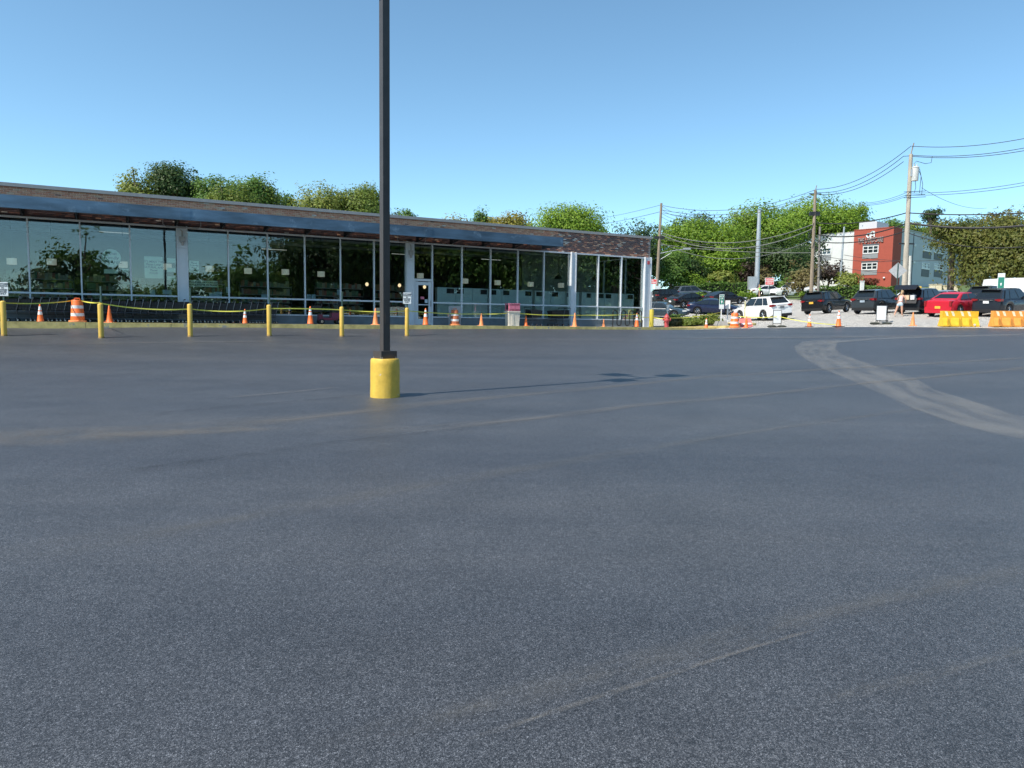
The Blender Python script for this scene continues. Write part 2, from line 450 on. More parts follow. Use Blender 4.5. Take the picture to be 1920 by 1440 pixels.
def leafmat(name, c1, c2, c3):
    m, nt, b = nodes_of(name)
    n = tex_noise(nt, 1.1, 4, .65)
    w = nt.nodes.new('ShaderNodeTexWhiteNoise')
    geo = nt.nodes.new('ShaderNodeNewGeometry')
    nt.links.new(geo.outputs['Random Per Island'], w.inputs[0]) if 'Random Per Island' in geo.outputs else None
    r = ramp(nt, n.outputs[0], [(.32, c1), (.5, c2), (.7, c3)]).outputs[0]
    r2 = ramp(nt, geo.outputs['Random Per Island'], [(0, (.74, .74, .74)), (1, (1.26, 1.26, 1.22))]).outputs[0]
    c = mixc(nt, 1.0, r, r2, 'MULTIPLY')
    nt.links.new(c, b.inputs['Base Color'])
    b.inputs['Roughness'].default_value = .5
    b.inputs['Specular IOR Level'].default_value = .3
    tr = nt.nodes.new('ShaderNodeBsdfTranslucent'); nt.links.new(c, tr.inputs[0])
    mx = nt.nodes.new('ShaderNodeMixShader'); mx.inputs[0].default_value = .40
    out = nt.nodes['Material Output']
    nt.links.new(b.outputs[0], mx.inputs[1]); nt.links.new(tr.outputs[0], mx.inputs[2]); nt.links.new(mx.outputs[0], out.inputs[0])
    return m
LEAF = {
 'green': leafmat('leaf_green', (0.072, 0.144, 0.029), (0.122, 0.221, 0.043), (0.184, 0.289, 0.050)),
 'dark': leafmat('leaf_dark', (0.036, 0.074, 0.024), (0.064, 0.110, 0.033), (0.090, 0.142, 0.039)),
 'olive': leafmat('leaf_olive', (0.101, 0.155, 0.029), (0.172, 0.231, 0.041), (0.243, 0.276, 0.050)),
 'lime': leafmat('leaf_lime', (0.109, 0.195, 0.024), (0.200, 0.318, 0.033), (0.271, 0.371, 0.045)),
 'autumn': leafmat('leaf_autumn', (0.224, 0.171, 0.036), (0.292, 0.249, 0.042), (0.190, 0.235, 0.042)),
 'yellowgreen': leafmat('leaf_yellowgreen', (0.143, 0.188, 0.041), (0.224, 0.265, 0.050), (0.304, 0.310, 0.074)),
 'rust': leafmat('leaf_rust', (.10, .125, .03), (.15, .165, .036), (.20, .175, .045)),
 'brown': leafmat('leaf_brown', (0.128, 0.106, 0.042), (0.200, 0.160, 0.067), (0.164, 0.177, 0.052)),
 'purple': leafmat('leaf_purple', (0.033, 0.024, 0.021), (0.064, 0.039, 0.030), (0.054, 0.052, 0.026)),
 'maroon': leafmat('leaf_maroon', (0.109, 0.039, 0.030), (0.217, 0.062, 0.037), (0.109, 0.106, 0.037)),
}
def glassmat(name, tint, refl=.0, rough=0.0, dark=False):
    m, nt, b = nodes_of(name)
    nt.nodes.remove(b)
    out = nt.nodes['Material Output']
    t = nt.nodes.new('ShaderNodeBsdfTransparent'); t.inputs[0].default_value = (*tint, 1)
    g = nt.nodes.new('ShaderNodeBsdfGlossy'); g.inputs['Roughness'].default_value = rough; g.inputs[0].default_value = (.93, .97, .98, 1)
    lw = nt.nodes.new('ShaderNodeFresnel'); lw.inputs['IOR'].default_value = 1.52
    a = nt.nodes.new('ShaderNodeMath'); a.operation = 'MULTIPLY_ADD'; a.inputs[1].default_value = 2.0; a.inputs[2].default_value = refl
    a.use_clamp = True
    n = tex_noise(nt, .7, 2)
    bp = nt.nodes.new('ShaderNodeBump'); bp.inputs['Strength'].default_value = .02; bp.inputs['Distance'].default_value = .05
    nt.links.new(n.outputs[0], bp.inputs['Height']); nt.links.new(bp.outputs[0], g.inputs['Normal'])
    nt.links.new(lw.outputs[0], a.inputs[0])
    mx = nt.nodes.new('ShaderNodeMixShader')
    nt.links.new(a.outputs[0], mx.inputs[0]); nt.links.new(t.outputs[0], mx.inputs[1]); nt.links.new(g.outputs[0], mx.inputs[2])
    nt.links.new(mx.outputs[0], out.inputs[0])
    return m
M_GLASS = glassmat('shop_glass', (.90, .95, .94), .0)
M_CARGL = mat('car_glass', (.012, .016, .018), .05, var=.1, spec=.8)
M_CARGL2 = mat('car_glass_light', (.10, .14, .14), .05, var=.1, spec=.8)
M_WINGL = mat('window_glass', (.02, .028, .034), .06, var=.4, scale=.6, spec=.9)
def glow(name, col, st):
    m, nt, b = nodes_of(name)
    b.inputs['Base Color'].default_value = (*col, 1)
    b.inputs['Emission Color'].default_value = (*col, 1); b.inputs['Emission Strength'].default_value = st
    return m
M_BULB = glow('bulb_glow', (1.0, .72, .42), 1.0)
M_SHADE = glow('lampshade_linen', (.70, .69, .58), .16)
def paint(name, col, metal=.0):
    return mat('paint_' + name, col, .22, metal, var=.03, coat=.25, scale=1.0, spec=.35)
# ------------------------------------------------------------------ ground sheets
def grid_obj(name, P, mat_, kind='structure', uv=None):
    """P: (rows, cols, 3) array of points"""
    r, c = P.shape[:2]
    idx = np.arange(r * c).reshape(r, c)
    f = np.stack([idx[:-1, :-1], idx[:-1, 1:], idx[1:, 1:], idx[1:, :-1]], -1).reshape(-1, 4)
    me = bpy.data.meshes.new(name)
    me.from_pydata(P.reshape(-1, 3).tolist(), [], f.tolist())
    a, b, cc = P[0, 0], P[0, 1], P[1, 0]
    if np.cross(b - a, cc - a)[2] < 0: me.flip_normals()
    me.materials.append(mat_)
    me.polygons.foreach_set('use_smooth', [True] * len(me.polygons))
    if uv is not None:
        l = me.uv_layers.new(name='UVMap')
        vi = np.empty(len(me.loops), int); me.loops.foreach_get('vertex_index', vi)
        l.data.foreach_set('uv', uv.reshape(-1, 2)[vi].ravel())
    o = link(name, me)
    if kind: o['kind'] = kind
    return o
ax = np.r_[np.linspace(-2500, -140, 16)[:-1], np.arange(-140, 150, 2.5), np.linspace(150, 2500, 16)[1:]]
X, Y = np.meshgrid(ax, ax)
grid_obj('ground', np.stack([X, Y, Gv(X, Y) - .10], -1), M_GRASS)

def loc_s(p):
    d = Vector(p) - SP0
    return d.dot(SU), d.dot(SN)
S_END = s_of(1219, 520)
bnd = [(-90, -2.55), (S_END + .6, -2.55)]
for px, Yd in ((1377, 44), (1560, 41.5), (1712, 39.5), (1840, 38.5), (1920, 37.5)):
    bnd.append(loc_s(gp(px, Yd)))
bnd.append((bnd[-1][0] + 25, bnd[-1][1] - 30))
bs, by = np.array(bnd).T
def edge_y(s): return np.interp(s, bs, by)
ss = np.r_[np.arange(-70, -5, 2.5), np.arange(-5, 70, .9)]
tt = np.linspace(0, 1, 110) ** 1.5
SS, TT = np.meshgrid(ss, tt)
YY = edge_y(SS) + (-105 - edge_y(SS)) * TT
PX = SP0.x + SU.x * SS + SN.x * YY; PY = SP0.y + SU.y * SS + SN.y * YY
grid_obj('asphalt_lot', np.stack([PX, PY, Gv(PX, PY)], -1), M_ASPH)

# the older, paler car park beyond the end of the shop
def polyline(pts, n):
    pts = np.array([(p[0], p[1]) for p in pts]); d = np.r_[0, np.cumsum(np.hypot(*np.diff(pts, axis=0).T))]
    t = np.linspace(0, d[-1], n)
    return np.stack([np.interp(t, d, pts[:, 0]), np.interp(t, d, pts[:, 1])], -1)
near = [S(a, b) for a, b in bnd[1:]]
far = [S(S_END + .3, 52), gp(1400, 90), gp(1500, 87), gp(1600, 83), gp(1760, 76), gp(1900, 72), (110, 45, 0)]
A, B = polyline(near, 90), polyline(far, 90)
t = np.linspace(0, 1, 50)[:, None, None]
Q = A[None] * (1 - t) + B[None] * t
grid_obj('old_car_park', np.dstack([Q, Gv(Q[..., 0], Q[..., 1])]), M_OLD)

# dusty tracks across the fresh asphalt: left and right edges given as ground points
def ground_hit(px, py):
    v = ray(px, py); p = Vector((0, 0, CAMZ)); lo, hi = 1.0, 90.0
    for _ in range(40):
        m_ = (lo + hi) / 2
        q = p + v * (m_ / v.y)
        if q.z > G(q.x, q.y): lo = m_
        else: hi = m_
    return p + v * (lo / v.y)
_dz = [0]
def track(name, le, re, mat_, n=70, k=9):
    _dz[0] += 1
    L_ = polyline([ground_hit(*a) for a in le], n); R_ = polyline([ground_hit(*a) for a in re], n)
    t = np.linspace(0, 1, k)[None, :, None]
    q = L_[:, None] * (1 - t) + R_[:, None] * t
    u = np.broadcast_to(np.linspace(0, 1, n)[:, None], (n, k)); v = np.broadcast_to(np.linspace(0, 1, k)[None], (n, k))
    grid_obj(name, np.dstack([q, Gv(q[..., 0], q[..., 1]) + .003 + .0015 * _dz[0]]), mat_, uv=np.stack([u, v], -1))
track('dusty_track', [(1545, 636), (1505, 641), (1486, 650), (1494, 664), (1535, 690), (1600, 716), (1700, 763), (1790, 796), (1870, 816), (1990, 838), (2200, 905)],
      [(1580, 636), (1572, 643), (1568, 654), (1582, 665), (1640, 685), (1715, 708), (1760, 733), (1815, 748), (1900, 776), (1990, 795), (2200, 850)], M_DUST)
track('tan_streak', [(-40, 800), (300, 792), (560, 776), (800, 752), (1100, 726), (1330, 704), (1560, 689), (1990, 664)],
      [(-40, 845), (300, 822), (560, 796), (800, 764), (1100, 733), (1330, 709), (1560, 694), (1990, 670)], M_TAN, 90)
track('tan_patch', [(-420, 806), (-100, 802), (150, 799), (330, 800), (560, 799)], [(-420, 850), (-100, 846), (150, 838), (330, 826), (560, 806)], M_TAN, 60)
track('tan_streak', [(-200, 1040), (100, 1005), (400, 965), (700, 915), (1000, 868), (1400, 806), (1800, 752)], [(-200, 1110), (100, 1055), (400, 1000), (700, 942), (1000, 886), (1400, 818), (1800, 760)], M_FAINT, 80)
track('pale_line', [(1545, 641), (1640, 634), (1760, 630), (1960, 625)], [(1550, 645), (1640, 637), (1760, 632.5), (1960, 627)], M_DUST, 40, 5)
track('tan_streak', [(560, 806), (800, 797), (1000, 780), (1200, 756), (1400, 740), (1620, 716), (1990, 678)],
      [(560, 826), (800, 812), (1000, 792), (1200, 765), (1400, 747), (1620, 722), (1990, 690)], M_TAN, 80)
track('faint_scuff', [(500, 1400), (850, 1310), (1200, 1215), (1500, 1135), (1990, 1030)],
      [(640, 1430), (1000, 1335), (1290, 1255), (1560, 1180), (1990, 1080)], M_FAINT, 60)
track('pale_scrape', [(860, 1392), (1150, 1296), (1380, 1222), (1545, 1176)], [(875, 1402), (1165, 1306), (1395, 1231), (1555, 1182)], M_TAN, 50, 5)
track('faint_scuff', [(1500, 1310), (1750, 1255), (1990, 1190)], [(1520, 1340), (1760, 1285), (1990, 1225)], M_FAINT, 40, 7)
track('dark_scuff', [(150, 890), (420, 856), (620, 828), (820, 808), (1000, 796)], [(150, 902), (420, 866), (620, 834), (820, 813), (1000, 800)], M_DARK, 60, 5)
track('dark_scuff', [(250, 776), (420, 762), (600, 748), (700, 738)], [(250, 786), (420, 768), (600, 752), (700, 742)], M_DARK, 40, 5)
track('tan_streak', [(420, 746), (560, 734), (640, 726)], [(420, 750), (560, 737), (640, 728)], M_TAN, 30, 5)
track('pale_line', [(60, 646), (300, 642), (560, 640)], [(60, 648), (300, 644), (560, 642)], M_TAN, 30, 4)
track('pale_line', [(1240, 634), (1500, 632), (1800, 628)], [(1240, 637), (1500, 635), (1800, 631)], M_TAN, 30, 4)

# pavement along the shop and its painted kerb
p = MB()
p.box((S_END / 2 - 12, -1.2, -.2), (S_END + 25.4, 2.4, .4))
p.build('pavement', M_CONC).matrix_world = SMAT
bpy.data.objects['pavement']['kind'] = 'structure'
k = MB()
s0 = -24.0
while s0 < S_END + .6:
    k.box((s0 + 1.495, -2.475 + random.uniform(-.006, .006), -.185 + random.uniform(-.006, .006)), (2.985, .15, .40))
    s0 += 3.0
k = k.build('kerb', M_YKERB); k.matrix_world = SMAT; k['kind'] = 'structure'

# planted island by the end of the shop
isl = [gp(1243, 46.2), gp(1300, 45.6), gp(1360, 45.4), gp(1392, 45.8), gp(1418, 47.2), gp(1400, 49), gp(1330, 51.5), gp(1262, 52), gp(1240, 49)]
def ring(name, pts, w, h, mat_, mat2):
    c = sum((Vector(p) for p in pts), Vector()) / len(pts)
    inn = [c + (Vector(p) - c) * (1 - w / (Vector(p) - c).length) for p in pts]
    b = MB(); n = len(pts)
    for i in range(n):
        j = (i + 1) % n
        o1, o2, i1, i2 = Vector(pts[i]), Vector(pts[j]), inn[i], inn[j]
        z = lambda q, dz: (q.x, q.y, G(q.x, q.y) + dz)
        b.add([z(o1, -.1), z(o2, -.1), z(i2, -.1), z(i1, -.1), z(o1, h), z(o2, h), z(i2, h), z(i1, h)],
              [(4, 5, 6, 7), (0, 1, 5, 4), (2, 3, 7, 6)])
    o = b.build(name, mat_); o['kind'] = 'structure'
    s = MB()
    s.add([(q.x, q.y, G(q.x, q.y) + h - .04) for q in inn] + [(c.x, c.y, G(c.x, c.y) + h + .1)], [(i, (i + 1) % n, n) for i in range(n)])
    s = s.build('planting_bed', mat2); s['kind'] = 'structure'
ring('island_kerb', isl, .28, .13, M_YKERB, M_SOIL)

# ------------------------------------------------------------------ the shop
store = empty('store_building', SP0, SANG, 'long single-storey brick shop with a full-length glass front and dark steel canopy', 'store')
GT, GM, GB = 4.165, 1.155, .445                # glazing top, transom, sill
mul_px = [54, 151.5, 244.5, 428, 501.4, 571.2, 637.9, 701.0, 810.2, 865.8, 919.6, 970.8, 1019.7, 1121.9, 1165.3]
col_px = [(331.3, 352), (760.7, 774.6), (1068.8, 1078.5), (1206.9, 1219)]
mul_s = [-11.5, -9.7, -7.9, -6.1, -4.3, -2.5, -.75] + [s_of(x, 485) for x in mul_px]
col_s = [(s_of(a, 485), s_of(b, 485)) for a, b in col_px]
S0, S1 = -13.0, col_s[-1][1]
mm = MB().box((0, -.01, (GT + GB) / 2), (.056, .13, GT - GB)).mesh('mullion', M_ALU)
for s in mul_s: link('mullion', mm, store, (s, 0, 0))
for a, b in col_s:
    c = MB()
    c.box(((a + b) / 2, -.03, 1.62), (b - a, .26, 3.24)); c.box(((a + b) / 2, -.03, 3.25 + (GT - 3.25) / 2), (b - a, .254, GT - 3.25))
    c.box((a + .03, -.03, 2.1), (.055, .31, 4.18)); c.box((b - .03, -.03, 2.1), (.055, .31, 4.18))
    c.build('column', M_ALU, store)
# sections of glazing between columns
secs = [(S0, col_s[0][0]), (col_s[0][1], col_s[1][0]), (col_s[1][1], col_s[2][0]), (col_s[2][1], col_s[3][0])]
DOOR = (col_s[1][1], s_of(810.2, 560))
ZD = z_of(790, 524)
for a, b in secs:
    door_sec = abs(a - DOOR[0]) < .01
    MB().box(((a + b) / 2, -.012, GT - .03), (b - a, .11, .075)).build('head_rail', M_ALU, store)
    a2 = DOOR[1] if door_sec else a
    MB().box(((a2 + b) / 2, -.012, GM), (b - a2, .115, .07)).build('transom_rail', M_ALU, store)
    MB().box(((a2 + b) / 2, -.025, GB - .03), (b - a2, .16, .06)).build('sill_rail', M_ALU, store)
    edges = [a] + [m for m in mul_s if a < m < b] + [b]
    for e0, e1 in zip(edges, edges[1:]):
        if e1 - e0 < .3: continue
        zs = [(GB, GM - .035), (GM + .035, GT - .065)]
        if door_sec and e0 == a: zs = [(ZD + .02, GT - .065)]
        for z0, z1 in zs:
            o = MB().box((0, 0, (z1 - z0) / 2), (e1 - e0 - .05, .012, z1 - z0)).build('window_pane', M_GLASS, store, ((e0 + e1) / 2, .02, z0))
            o.rotation_euler = (R(random.uniform(-.12, .12)), 0, R(random.uniform(-.22, .22)))
        if not (door_sec and e0 == a):
            MB().box(((e0 + e1) / 2, .02, (GB - .06) / 2), (e1 - e0 - .012, .14, GB - .06)).box(((e0 + e1) / 2, -.06, .07), (e1 - e0 - .012, .06, .14)).build('spandrel_panel', M_SPAN, store)
# door
d0, d1 = DOOR
dr = MB()
dr.box(((d0 + d1) / 2, -.03, ZD - .03), (d1 - d0, .16, .12))
for s in (d0 + .05, d1 - .03): dr.box((s, -.03, (ZD - .09) / 2), (.09, .16, ZD - .09))
dr.build('door_frame', M_ALU, store)
w = d1 - d0 - .2; cx = (d0 + d1) / 2 + .01
lf = MB()
for s in (-w / 2 + .07, w / 2 - .07): lf.box((cx + s, -.05, (ZD - .1) / 2), (.14, .05, ZD - .12))
lf.box((cx, -.05, .16), (w - .28, .05, .30)); lf.box((cx, -.05, ZD - .21), (w - .28, .05, .16)); lf.box((cx, -.055, GM - .12), (w - .28, .05, .05))
door = lf.build('door', M_ALU, store)
MB().box((cx, -.05, ZD / 2 + .01), (w - .28, .012, ZD - .6)).build('door_pane', M_GLASS, door)
MB().tube([(cx + w / 2 - .05, -.08, 1.25), (cx + w / 2 - .05, -.14, 1.22), (cx + w / 2 - .05, -.14, .98), (cx + w / 2 - .05, -.08, .95)], .014, 6, 0).build('handle', M_CHROME, door)
MB().box((cx - .05, -.062, 1.38), (.20, .006, .13)).build('door_notice', M_PINK, door)
MB().box((cx + .16, -.062, 1.22), (.16, .006, .18)).build('door_notice', mat('pale_blue_paper', (.45, .55, .62), .7), door)
# brickwork above the glass: backing, bricks, coping
BZ0, BZ1 = GT + .012, 5.295
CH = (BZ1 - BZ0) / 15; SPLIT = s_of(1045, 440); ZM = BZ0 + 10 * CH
MB().box(((S0 + SPLIT) / 2, .16, (ZM + BZ1) / 2), (SPLIT - S0, .30, BZ1 - ZM)).build('brick_backing', M_MORTAR, store)
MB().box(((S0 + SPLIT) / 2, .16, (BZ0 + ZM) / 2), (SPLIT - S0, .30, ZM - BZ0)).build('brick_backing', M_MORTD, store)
MB().box(((SPLIT + S1) / 2, .16, (BZ0 + BZ1) / 2), (S1 - SPLIT, .30, BZ1 - BZ0)).build('brick_backing', M_MORTM, store)
CH = (BZ1 - BZ0) / 15; BL = .215
bw = [[52, 38, 1, 2, 7, 0], [16, 6, 34, 5, 4, 34]]  # second mix is darker: shade of the right-hand wall put into the bricks
SPLIT = s_of(1045, 440)
bmesh_by = [MB().box((0, 0, 0), (BL - .024, .06, CH - .024)).mesh('brick', m) for m in M_BRICKS]
stuff = MB(); nind = 0
for row in range(15):
    z = BZ0 + (row + .5) * CH
    s = S0 + (BL / 2 if row % 2 else 0) + BL / 2
    while s < S1 - BL / 2 + .02:
        j = random.random()
        tr = min(1, max(0, (s - SPLIT) / 1.6 + .5))
        wts = [3, 1, 30, 2, 1, 63] if (row < 10 and s < SPLIT) else (bw[1] if random.random() < tr else bw[0])  # lower rows get the darkest mix, painting the canopy's shade
        mi = random.choices(range(6), wts)[0]
        y = .008 + random.uniform(-.006, .006)
        if row >= 11 and s > -.3 and nind < 300:
            link('brick', bmesh_by[mi], store, (s, y, z), (0, 0, random.uniform(-.03, .03))); nind += 1
        else:
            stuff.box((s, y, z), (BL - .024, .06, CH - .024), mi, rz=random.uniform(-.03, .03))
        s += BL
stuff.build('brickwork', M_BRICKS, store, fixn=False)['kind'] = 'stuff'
cp_ = MB()
s = S0
while s < S1:
    e = min(s + 3.2, S1 + .05)
    cp_.box(((s + e) / 2, .2, BZ1 + .07), (e - s - .006, .62, .14))
    s += 3.2
cp_.build('coping', M_COPING, store)
MB().box(((S0 + S1) / 2, 14.3, 5.2), (S1 - S0, 27.4, .2)).build('roof', mat('roof_membrane', (.4, .4, .38), .9), store)
# side and rear walls
sw = MB()
sw.box((S1 - .15, 17.5, 2.4), (.3, 21, 5.4), 0); sw.box(((S0 + S1) / 2, 28, 2.4), (S1 - S0, .3, 5.4)); sw.box((S0 + .15, 14, 2.4), (.3, 27.5, 5.4))
sw.box((S1 - .15, 3.5, 4.78), (.3, 6.5, 1.0), 0)
sw.build('side_wall', mat('side_brick', (.16, .085, .07), .9, var=.3, scale=20), store)
for y in (.35, 2.3, 4.6, 6.9): MB().box((S1 - .06, y, GT / 2), (.12, .08, GT)).build('side_mullion', M_ALU, store)
for y0, y1 in ((.39, 2.26), (2.34, 4.56), (4.64, 6.86)):
    MB().box((S1 - .06, (y0 + y1) / 2, 2.3), (.012, y1 - y0, 3.9)).build('side_pane', M_GLASS, store)
    MB().box((S1 - .06, (y0 + y1) / 2, GM), (.1, y1 - y0, .06)).box((S1 - .06, (y0 + y1) / 2, .2), (.14, y1 - y0, .4)).build('side_rail', M_ALU, store)
# inside shell
ins = MB()
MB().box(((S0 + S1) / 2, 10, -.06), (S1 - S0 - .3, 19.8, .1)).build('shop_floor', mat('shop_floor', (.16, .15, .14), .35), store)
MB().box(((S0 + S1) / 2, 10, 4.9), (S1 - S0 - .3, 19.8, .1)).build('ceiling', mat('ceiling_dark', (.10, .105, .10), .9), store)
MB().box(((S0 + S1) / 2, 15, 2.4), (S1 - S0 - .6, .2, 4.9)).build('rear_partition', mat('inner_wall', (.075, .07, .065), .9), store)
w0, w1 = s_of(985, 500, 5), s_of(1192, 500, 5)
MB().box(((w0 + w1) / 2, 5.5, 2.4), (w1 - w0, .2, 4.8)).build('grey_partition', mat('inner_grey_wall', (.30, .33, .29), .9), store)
text_mesh('wall_lettering', 'made for\nthe day', .42, M_INK, store, ((w1 - 1.9), 5.37, 2.35), (R(90), 0, 0), .01, .012)
# ceiling services
for y in (2.0, 4.5, 8.0): MB().tube([(S0 + 1, y, 4.45), (S1 - 2.5, y, 4.45)], .09, 8).build('ceiling_duct', M_GALV, store)
for i, s in enumerate((4.2, 11.5, 19.0, 23.5)):
    MB().box((s, 3.1 + (i % 3) * 1.3, 4.05 - (i % 2) * .25), (1.25, .05, .03)).build('strip_light', glow('strip_glow', (1, .98, .92), .2) if i == 0 else bpy.data.materials['strip_glow'], store)
# canopy
CE = s_of(1056, 458, -2.2)
CP = 2.2; CZ0, CZ1 = 4.215, 4.69
can = MB()
can.box(((S0 + CE) / 2, -CP, (CZ0 + CZ1) / 2), (CE - S0, .022, CZ1 - CZ0))
can.box(((S0 + CE) / 2, -CP + .07, CZ0 + .012), (CE - S0, .14, .022)); can.box(((S0 + CE) / 2, -CP + .07, CZ1 - .012), (CE - S0, .14, .022))
can.box(((S0 + CE) / 2, -CP - .017, CZ0 + .025), (CE - S0, .012, .05))
canopy = can.build('canopy_fascia', M_STEEL, store)
MB().box((CE - .01, -CP / 2 - .02, (CZ0 + CZ1) / 2), (.022, CP - .06, CZ1 - CZ0 - .05)).build('canopy_end', M_STEEL, store)
MB().box(((S0 + CE) / 2, -CP / 2 - .01, 4.53), (CE - S0 - .06, CP - .08, .05)).build('canopy_deck', M_STEELD, store)
br = MB().box((0, -CP / 2, 4.42), (.09, CP - .08, .14)).tube([(0, -.06, 4.20), (0, -1.5, 4.40)], .035, 6).box((0, -.05, 4.34), (.14, .06, .30)).mesh('bracket', M_STEELD)
s = S0 + .9
while s < CE: link('bracket', br, store, (s, 0, 0)); s += 1.86
for px in (347, 803):
    s = s_of(px, 420, -CP)
    pl = MB().box((s, -CP - .018, 4.455), (.42, .014, .40))
    for i in (-.15, -.07, .07, .15):
        for z in (4.33, 4.41, 4.49, 4.57): pl.lathe([(.018, -.012), (.014, .012)], 6, 0, (s + i, -CP - .03, z), 'Y')
    pl.build('splice_plate', M_STEEL, store)
for a, b in (col_s[0], col_s[1]):
    c = (a + b) / 2
    MB().box((c, -.22, 3.62), (.22, .12, .22)).lathe([(.08, 0), (.05, -.14)], 8, 0, (c, -.22, 3.50)).tube([(c, -.2, 3.72), (c, -.2, 3.95), (c - .05, -.22, 4.02)], .03, 6).build('wall_light', M_COPING, store)
    MB().tube([(c - .75, -.3, 4.45), (c - .75, -.3, 4.20), (c - .6, -.3, 4.10), (c + .6, -.3, 4.10), (c + .75, -.3, 4.2), (c + .75, -.3, 4.45)], .022, 6).build('conduit', M_COPING, store)
c = (col_s[3][0] + col_s[3][1]) / 2
MB().box((c, -.17, 3.86), (.16, .04, .2)).build('alarm_box', M_REDS, store)
# window posters (flat prints stuck on the inside of the glass)
M_POST = mat('poster_green', (.66, .74, .60), .8, var=.05)
M_POSTB = mat('poster_blue', (.40, .50, .55), .8, var=.05)
def poster(x0, y0, x1, y1, m=M_POST, body=None, size=.1, round_=False, name='window_poster'):
    a, b = s_of(x0, (y0 + y1) / 2, .04), s_of(x1, (y0 + y1) / 2, .04)
    zc = (z_of((x0 + x1) / 2, y0, .04) + z_of((x0 + x1) / 2, y1, .04)) / 2; h = abs(z_of(x0, y0, .04) - z_of(x0, y1, .04))
    if round_: o = MB().lathe([(h / 2, 0), (h / 2, .004)], 32, 0, (0, 0, 0), 'Y').build(name, m, store, ((a + b) / 2, .04, zc))
    else: o = MB().box((0, .002, 0), (b - a, .004, h)).build(name, m, store, ((a + b) / 2, .04, zc))
    if body: text_mesh('lettering', body, size, M_INK, o, (0, -.004, 0), (R(90), 0, 0), .001, .004, line=1.05)
poster(190, 467, 227, 500, body='Planet\nFriendly\nORGANIC', size=.17, round_=True)
poster(270.6, 481, 305.5, 522, body="IT'S MEAN THE\nPlanet Lover\nNATURAL AND\nPlanet\nFOOD", size=.115)
poster(355, 489, 373, 511, body='Planet\nFriendly\nFood\nMARKET', size=.10)
poster(354.5, 526, 408, 538, body='A WHOLE LOT OF FOUNDATION\nPEOPLE & LOVE TO PLANET', size=.10)
poster(195, 505, 221, 513); poster(229, 504, 241, 511); poster(313, 484, 329, 493); poster(313, 502, 329, 510); poster(314, 518, 329, 525)
for a in ((281, 543, 291, 553), (305, 543.5, 322, 552), (243, 532, 251, 544), (392, 549, 402, 557), (401, 547, 416, 557), (424, 538, 432, 549), (575, 552, 583, 562), (584, 552, 592, 562), (632, 543, 638, 553), (490, 552, 500, 560)):
    poster(*a, m=M_POSTB)

# lamps hanging behind the glass
def drum(px, py):
    y = .75
    s, z = s_of(px, py, y), z_of(px, py, y)
    t = empty('pendant_lamp', S(s, y, z), SANG)
    MB().lathe([(.175, -.125), (.175, .125)], 20, 0, caps=False).build('lamp_shade', M_SHADE, t, smooth=40)
    MB().tube([(0, 0, .1), (0, 0, 4.8 - z)], .009, 4).build('cord', M_BLACK, t)
    MB().lathe([(.172, .10), (.172, .104)], 16).build('diffuser', M_SHADE, t)
    return t
dl = [(22, 490, 'linen drum pendant in the leftmost window of the shop'), (97, 491, 'linen drum pendant inside the window with the reflected tree'), (231, 496, 'linen drum pendant partly behind the round window poster'),
      (314, 500, 'linen drum pendant just left of the wide white column'), (393, 504, 'linen drum pendant above the long two-line window poster'), (465, 508, 'linen drum pendant one window right of the poster windows'),
      (535, 510, 'linen drum pendant in the window above the boxes on display'), (602, 514, 'linen drum pendant in the window above the electric scooter'),
      (788, 517, 'linen drum pendant in the window over the white door'), (872, 527, 'linen drum pendant above the drum with the grey board'), (933, 530, 'linen drum pendant in the window left of the litter bin'),
      (995, 533, 'linen drum pendant above the lone shopping trolley'), (1052, 535, 'bright drum pendant just left of the third white column')]
for px, py, lb in dl: tag(drum(px, py), lb, 'lamp', 'drum pendants along the shop window')
for px, py, lb in ((589, 494, 'dark bell pendant hanging high above the scooter window'), (689, 496, 'dark bell pendant seen left of the lamp post'), (873, 514, 'dark bell pendant right of the shop door'),
                   (1047, 517, 'dark bell pendant against the grey inner wall'), (1116, 519, 'dark bell pendant in the bay right of the third column')):
    y = 2.2; s, z = s_of(px, py, y), z_of(px, py, y)
    t = empty('bell_lamp', S(s, y, z), SANG, lb, 'lamp', 'bell pendants inside the shop')
    MB().lathe([(.24, -.2), (.17, -.04), (.07, .04), (.06, .16), (.03, .2)], 16).build('lamp_shade', M_STEELD, t, smooth=50)
    MB().tube([(0, 0, .2), (0, 0, 4.8 - z)], .012, 4).build('cord', M_BLACK, t)
    MB().lathe([(.2, -.19), (.05, -.15)], 12).build('bulb', M_SHADE, t)
for px, py, lb in ((688, 533, 'small warm bulb glowing left of the lamp post'), (749, 535, 'small warm bulb glowing left of the shop door column'), (796, 538, 'small warm bulb glowing behind the door glass')):
    y = 3.0; s, z = s_of(px, py, y), z_of(px, py, y)
    t = empty('globe_lamp', S(s, y, z), SANG, lb, 'lamp', 'warm globe lamps inside the shop')
    MB().lathe([(.02, -.10), (.075, -.06), (.09, 0), (.075, .06), (.02, .1)], 12).build('bulb', M_BULB, t, smooth=60)
    MB().tube([(0, 0, .1), (0, 0, 4.8 - z)], .008, 4).build('cord', M_BLACK, t)
